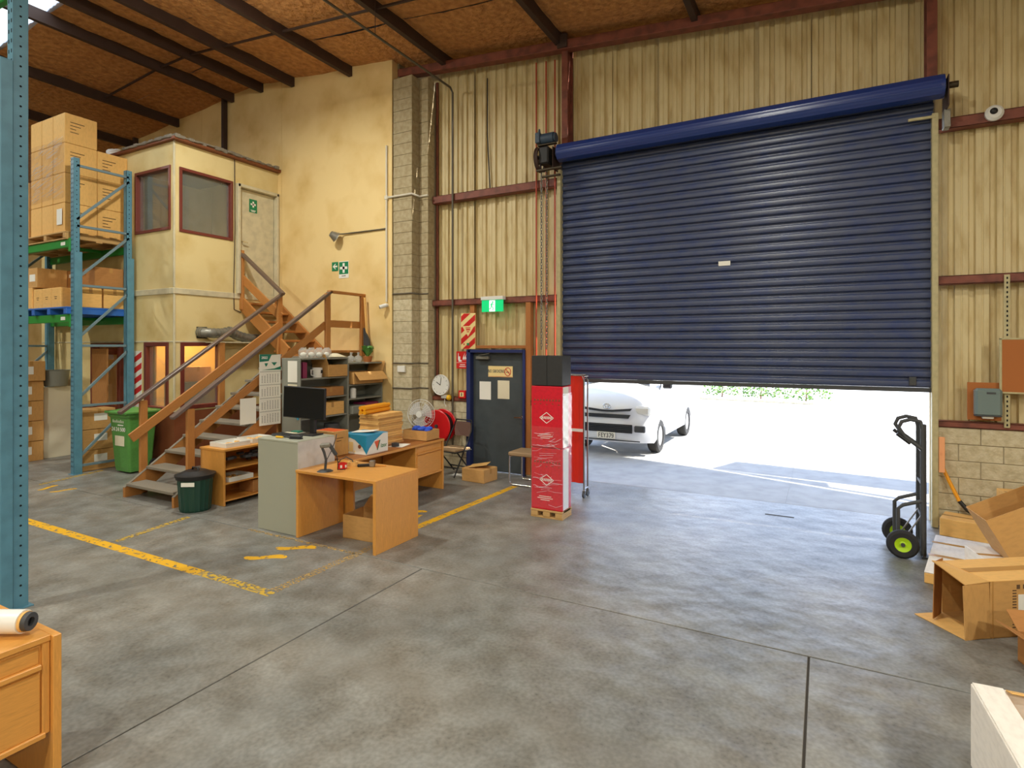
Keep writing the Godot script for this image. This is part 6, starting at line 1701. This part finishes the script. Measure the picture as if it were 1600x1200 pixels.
func build_stock():
	# red wine-style cartons on a pallet
	var x := -2.93
	var z := -6.41
	pallet("small timber pallet under the red cartons", Vector3(x, 0, z), 0.42, 0.3, 0.1, "pallet")
	for i in 2:
		var t := thing("red_carton", "tall red carton with a white diamond, %s" % ["standing on the pallet", "between the other red one and the black cartons"][i], "box", Vector3(x, 0.101 + i * 0.745, z), 0.0, "red cartons on the small pallet")
		part(t, "body", mb().box(Vector3(0, 0.37, 0), Vector3(0.41, 0.738, 0.27), 0.006), "red_box")
		var dm := mb()
		var q := [Vector3(-0.09, 0.36, 0.137), Vector3(0, 0.425, 0.137), Vector3(0.09, 0.36, 0.137), Vector3(0, 0.295, 0.137)]
		for k in 4: dm.bar(q[k], q[(k + 1) % 4], 0.002, 0.007, Vector3(0, 0, 1).cross(q[(k + 1) % 4] - q[k]))
		part(t, "diamond", dm, "sign_white")
		text(t, "WADIHA", 0.032, "sign_white", Vector3(0, 0.36, 0.1365), 0.0, "lettering", 0.8)
		var ln := mb()
		for k in 3: ln.box(Vector3(-0.02, 0.16 - k * 0.022, 0.136), Vector3([0.16, 0.2, 0.12][k], 0.007, 0.0015))
		part(t, "small_print", ln, "sign_white")
		var pt := mb()
		for k in 9: pt.prism(PackedVector2Array([Vector2(-0.17 + k * 0.04, 0.56), Vector2(-0.155 + k * 0.04, 0.59), Vector2(-0.14 + k * 0.04, 0.565)]), 0.1355, 0.137)
		for k in 5: pt.box(Vector3(-0.16 + k * 0.08, 0.52 + 0.008 * (k % 2), 0.136), Vector3(0.02, 0.01, 0.0015))
		part(t, "pattern", pt, "darkwood")
		part(t, "pale_side", mb().box(Vector3(0.2055, 0.37, 0.03), Vector3(0.0015, 0.72, 0.16)), "paper")
	for i in 2:
		solo("black_carton", "black carton on top of the red ones, %s" % ["nearer the side door", "nearer the roller door"][i], "box", mb().box(Vector3(0, 0.18, 0), Vector3(0.2, 0.36, 0.27), 0.005), "black_box", Vector3(x - 0.1 + i * 0.202, 1.592, z), 0.0, "black cartons on the red ones")
	var fl := mb()
	fl.grid(20, 26, func(u, v): return Vector3(lerpf(-0.212, 0.212, u), lerpf(0.12, 1.1, v), 0.142 + 0.003 * sin(v * 70.0 + u * 9.0) + 0.002 * sin(u * 30.0)))
	fl.grid(14, 26, func(u, v): return Vector3(0.212 + 0.004 * sin(v * 60.0 + u * 8.0), lerpf(0.12, 1.5, v), lerpf(0.14, -0.14, u)))
	var cr := mb()  # pale threads stand in for glints on the film folds
	for i in 40:
		var y := rng.randf_range(0.15, 1.05)
		var a := rng.randf_range(-0.2, 0.05)
		var l := rng.randf_range(0.06, 0.24)
		cr.tube([Vector3(a, y, 0.146), Vector3(a + l * 0.5, y + rng.randf_range(-0.02, 0.03), 0.148), Vector3(minf(a + l, 0.21), y + rng.randf_range(-0.02, 0.05), 0.146)], rng.randf_range(0.0006, 0.0018), 5)
	var wr := thing("stretch_film", "clear stretch film wrapped round the red cartons", "film", Vector3(x, 0, z))
	part(wr, "sheet", fl, "film")
	part(wr, "fold_glint", cr, "film_glint")
	# trolley with folded red sheets
	var t := thing("wheeled_trolley", "steel frame trolley on castors holding folded red sheets", "trolley", Vector3(-3.26, 0, -7.44))
	for zz in [0.07, -0.07]:
		part(t, "frame_loop", mb().tube([Vector3(0.38, 0.1, zz), Vector3(0.38, 1.6, zz), Vector3(0.35, 1.67, zz), Vector3(-0.35, 1.67, zz), Vector3(-0.38, 1.6, zz), Vector3(-0.38, 0.1, zz)], 0.012, 8), "steel")
		for s in [-1, 1]:
			var cs := part(t, "castor", mb().cyl(Vector3(s * 0.38 - 0.012, 0.045, zz), Vector3(s * 0.38 + 0.012, 0.045, zz), 0.045, -1, 16), "dark_grey")
			part(cs, "fork", mb().box(Vector3(s * 0.38, 0.08, zz), Vector3(0.04, 0.05, 0.03), 0.004), "steel")
	for y in [0.12, 1.66]:
		for s in [-1, 1]: part(t, "side_rail", mb().cyl(Vector3(s * 0.38, y, 0.07), Vector3(s * 0.38, y, -0.07), 0.012, -1, 8), "steel")
	for i in 10:
		part(t, "red_sheet", mb().obox(Transform3D(Basis(Vector3.UP, 0.35 * (1 if i % 2 else -1)), Vector3(-0.32 + i * 0.071, 0.92, 0.0)), Vector3(0.078, 1.48, 0.02), 0.004), "red_sheet")
	part(t, "white_strap", mb().box(Vector3(0.0, 0.92, 0.088), Vector3(0.74, 0.04, 0.006)), "white_plastic")

func build_right_side():
	# hand truck, standing upright, toe towards the cartons
	var h := thing("hand_truck", "grey steel hand truck with lime green wheel hubs by the doorway", "hand truck", Vector3(0.84, 0, -6.98))
	for s in [-1, 1]:
		var zz: float = s * 0.16
		part(h, "side_rail", mb().tube([Vector3(0, 0.03, zz), Vector3(0, 1.25, zz), Vector3(-0.02, 1.33, zz), Vector3(-0.1, 1.345, zz), Vector3(-0.17, 1.32, zz), Vector3(-0.195, 1.26, zz), Vector3(-0.14, 1.17, zz), Vector3(0, 1.06, zz)], 0.019, 8), "dark_grey")
		part(h, "grip", mb().cyl(Vector3(-0.21, 1.2, zz), Vector3(-0.1, 1.11, zz), 0.018, -1, 10), "black")
		part(h, "step_frame", mb().tube([Vector3(0, 0.56, zz), Vector3(-0.16, 0.5, zz), Vector3(-0.2, 0.46, zz), Vector3(-0.2, 0.14, zz)], 0.018, 8), "dark_grey")
		part(h, "strut", mb().cyl(Vector3(-0.16, 0.14, zz * 0.8), Vector3(0, 0.42, zz * 0.8), 0.008, -1, 8), "steel")
		var w := part(h, "wheel", mb().lathe([Vector2(0.07, -0.035), Vector2(0.115, -0.04), Vector2(0.135, -0.02), Vector2(0.138, 0.0), Vector2(0.135, 0.02), Vector2(0.115, 0.04), Vector2(0.07, 0.035)], 30, Vector3(-0.17, 0.138, s * 0.24), Basis(Vector3.RIGHT, PI / 2)), "rubber")
		part(w, "hub", mb().lathe([Vector2(0.0, -0.02), Vector2(0.03, -0.02), Vector2(0.075, -0.034), Vector2(0.078, 0.0), Vector2(0.075, 0.034), Vector2(0.03, 0.02), Vector2(0.0, 0.03)], 24, Vector3(-0.17, 0.138, s * 0.24), Basis(Vector3.RIGHT, PI / 2)), "lime", "lime green hub")
		part(w, "axle_cap", mb().cyl(Vector3(-0.17, 0.138, s * 0.2), Vector3(-0.17, 0.138, s * 0.285), 0.018, -1, 12), "dark_grey")
	part(h, "axle", mb().cyl(Vector3(-0.17, 0.138, -0.24), Vector3(-0.17, 0.138, 0.24), 0.01, -1, 8), "steel")
	for y in [0.1, 0.4, 0.72, 1.04]:
		part(h, "cross_bar", mb().box(Vector3(0, y, 0), Vector3(0.02, 0.03, 0.32), 0.003), "dark_grey")
	part(h, "back_strip", mb().box(Vector3(0.02, 0.66, 0.12), Vector3(0.03, 1.28, 0.03), 0.004).box(Vector3(0.02, 0.66, -0.12), Vector3(0.03, 1.28, 0.03), 0.004), "dark_grey")
	part(h, "toe_plate", mb().box(Vector3(0.02, 0.012, 0), Vector3(0.06, 0.01, 0.36), 0.002), "dark_grey")
	# big carton lying on its side, mouth to the left
	var th := 0.61
	var bA := Basis(Vector3.UP, th)
	var A := thing("large_carton", "large brown carton lying on its side with open flaps", "box", Vector3(0.855, 0, -5.05))
	A.basis = bA
	var L := 0.74
	part(A, "front_wall", mb().box(Vector3(0.21 + L / 2, 0.2, -0.003), Vector3(L, 0.4, 0.006), 0.001), "card")
	part(A, "rear_wall", mb().box(Vector3(0.21 + L / 2, 0.2, -0.4), Vector3(L, 0.4, 0.006), 0.001), "card")
	part(A, "bottom_wall", mb().box(Vector3(0.21 + L / 2, 0.004, -0.2), Vector3(L, 0.006, 0.4)), "card")
	part(A, "top_wall", mb().box(Vector3(0.21 + L / 2, 0.4, -0.2), Vector3(L, 0.006, 0.4)), "card_pale")
	part(A, "closed_end", mb().box(Vector3(0.21 + L, 0.2, -0.2), Vector3(0.006, 0.4, 0.4)), "card")
	part(A, "front_flap", mb().bar(Vector3(0.21, 0.2, -0.003), Vector3(0.0, 0.19, 0.005), 0.005, 0.385, Vector3.UP), "card")
	part(A, "bottom_flap", mb().prism(PackedVector2Array([Vector2(0.21, 0.0), Vector2(0.01, 0.0), Vector2(-0.02, 0.4), Vector2(0.21, 0.4)]), 0.002, 0.007, Transform3D(Basis(Vector3.RIGHT, -PI / 2), Vector3.ZERO)), "card_pale")
	part(A, "rear_flap", mb().bar(Vector3(0.21, 0.21, -0.4), Vector3(0.04, 0.23, -0.29), 0.005, 0.42, Vector3.UP), "card_dark")
	part(A, "top_flap", mb().quad(Vector3(0.21, 0.401, 0), Vector3(0.21, 0.401, -0.4), Vector3(0.03, 0.45, -0.3), Vector3(0.01, 0.388, 0.004), Vector3.UP).quad(Vector3(0.21, 0.396, 0), Vector3(0.21, 0.396, -0.4), Vector3(0.03, 0.445, -0.3), Vector3(0.01, 0.383, 0.004), Vector3.DOWN), "card_pale")
	part(A, "tape", mb().box(Vector3(0.21 + L / 2, 0.4045, -0.2), Vector3(L, 0.002, 0.07)).box(Vector3(0.23, 0.2, 0.0005), Vector3(0.012, 0.4, 0.002)), "tape")
	part(A, "address_label", mb().box(Vector3(0.5, 0.22, 0.001), Vector3(0.14, 0.16, 0.002)), "paper")
	var bars := mb()
	for i in 14: bars.box(Vector3(0.4 + 0.0 * i, 0.07 + i * 0.02, 0.001), Vector3(0.03, 0.008, 0.002))
	for i in 6: bars.box(Vector3(0.43 + i * 0.05, 0.355, 0.001), Vector3(0.025, 0.03, 0.002))
	part(A, "print", bars, "print")
	# flat pale cartons on the floor behind it
	var B := thing("flat_carton", "flattened white-grey carton lying on the floor beside the hand truck", "cardboard", Vector3(1.235, 0, -6.68), -0.2)
	part(B, "lower_sheet", mb().box(Vector3(0, 0.045, 0), Vector3(0.7, 0.09, 1.28), 0.006), "card_pale")
	part(B, "upper_sheet", mb().box(Vector3(0.0, 0.096, 0), Vector3(0.7, 0.01, 1.28), 0.003), "card_white")
	part(B, "tape", mb().box(Vector3(0, 0.1025, 0.1), Vector3(0.72, 0.002, 0.06)).box(Vector3(0, 0.1025, -0.35), Vector3(0.72, 0.002, 0.05)), "tape")
	carton("cardboard_box", "long closed carton at the foot of the block wall", Vector3(0.55, 0.19, 0.36), Vector3(1.42, 0, -7.86), -0.28, "card_pale", {})
	# pile against the wall
	carton("cardboard_box", "closed carton under the tilted one on the right", Vector3(0.5, 0.3, 0.5), Vector3(2.12, 0, -6.5), 0.1, "card", {})
	carton("cardboard_box", "white-sided carton wedged below the tilted open carton", Vector3(0.36, 0.13, 0.5), Vector3(1.36, 0.105, -6.44), 0.2, "card_white", {})
	carton("cardboard_box", "dark carton at the bottom of the pile by the wall", Vector3(0.6, 0.4, 0.4), Vector3(2.05, 0, -7.75), 0.1, "card_dark", {})
	carton("cardboard_box", "carton lying on top of the pile by the block wall", Vector3(0.6, 0.16, 0.35), Vector3(1.93, 0.402, -7.7), 0.2, "card_pale", {})
	var tilt := Basis(Vector3.UP, 0.12) * Basis(Vector3.BACK, 0.5)
	open_carton("open_carton", "tilted open carton with taped flaps on top of the right pile", Vector3(0.56, 0.4, 0.46), Transform3D(tilt, Vector3(1.6, 0.375, -6.44)), "card", [0.25, 0.0, 0.0, 0.0])
	open_carton("open_carton", "crushed open carton in front of the large one", Vector3(0.5, 0.19, 0.3), Transform3D(Basis(Vector3.UP, 0.35), Vector3(1.4, 0.0, -4.84)), "card_dark", [1.2, 1.1, 0.7, 0.9])
	# near carton with pale sides
	var G := thing("open_carton", "pale open-topped carton standing at the picture's right foreground", "box", Vector3(0.96, 0, -3.2), 0.06)
	G.set_meta("label", "pale-sided open-topped carton with folded-in flaps on the bare floor")
	for s in [-1, 1]:
		part(G, "wall", mb().box(Vector3(s * 0.3, 0.2, 0), Vector3(0.012, 0.4, 0.76), 0.002), "card_white")
		part(G, "wall", mb().box(Vector3(0, 0.2, s * 0.38), Vector3(0.6, 0.4, 0.012), 0.002), "card_white")
	part(G, "base", mb().box(Vector3(0, 0.006, 0), Vector3(0.6, 0.008, 0.76)), "card")
	part(G, "folded_flap", mb().box(Vector3(-0.24, 0.404, 0), Vector3(0.12, 0.008, 0.76), 0.002), "card_white")
	part(G, "inner_flap", mb().bar(Vector3(-0.18, 0.402, 0), Vector3(-0.155, 0.28, 0), 0.74, 0.006, Vector3.RIGHT), "card")
	part(G, "rear_flap", mb().bar(Vector3(0.05, 0.4, -0.38), Vector3(0.05, 0.43, -0.3), 0.44, 0.006), "card_pale")
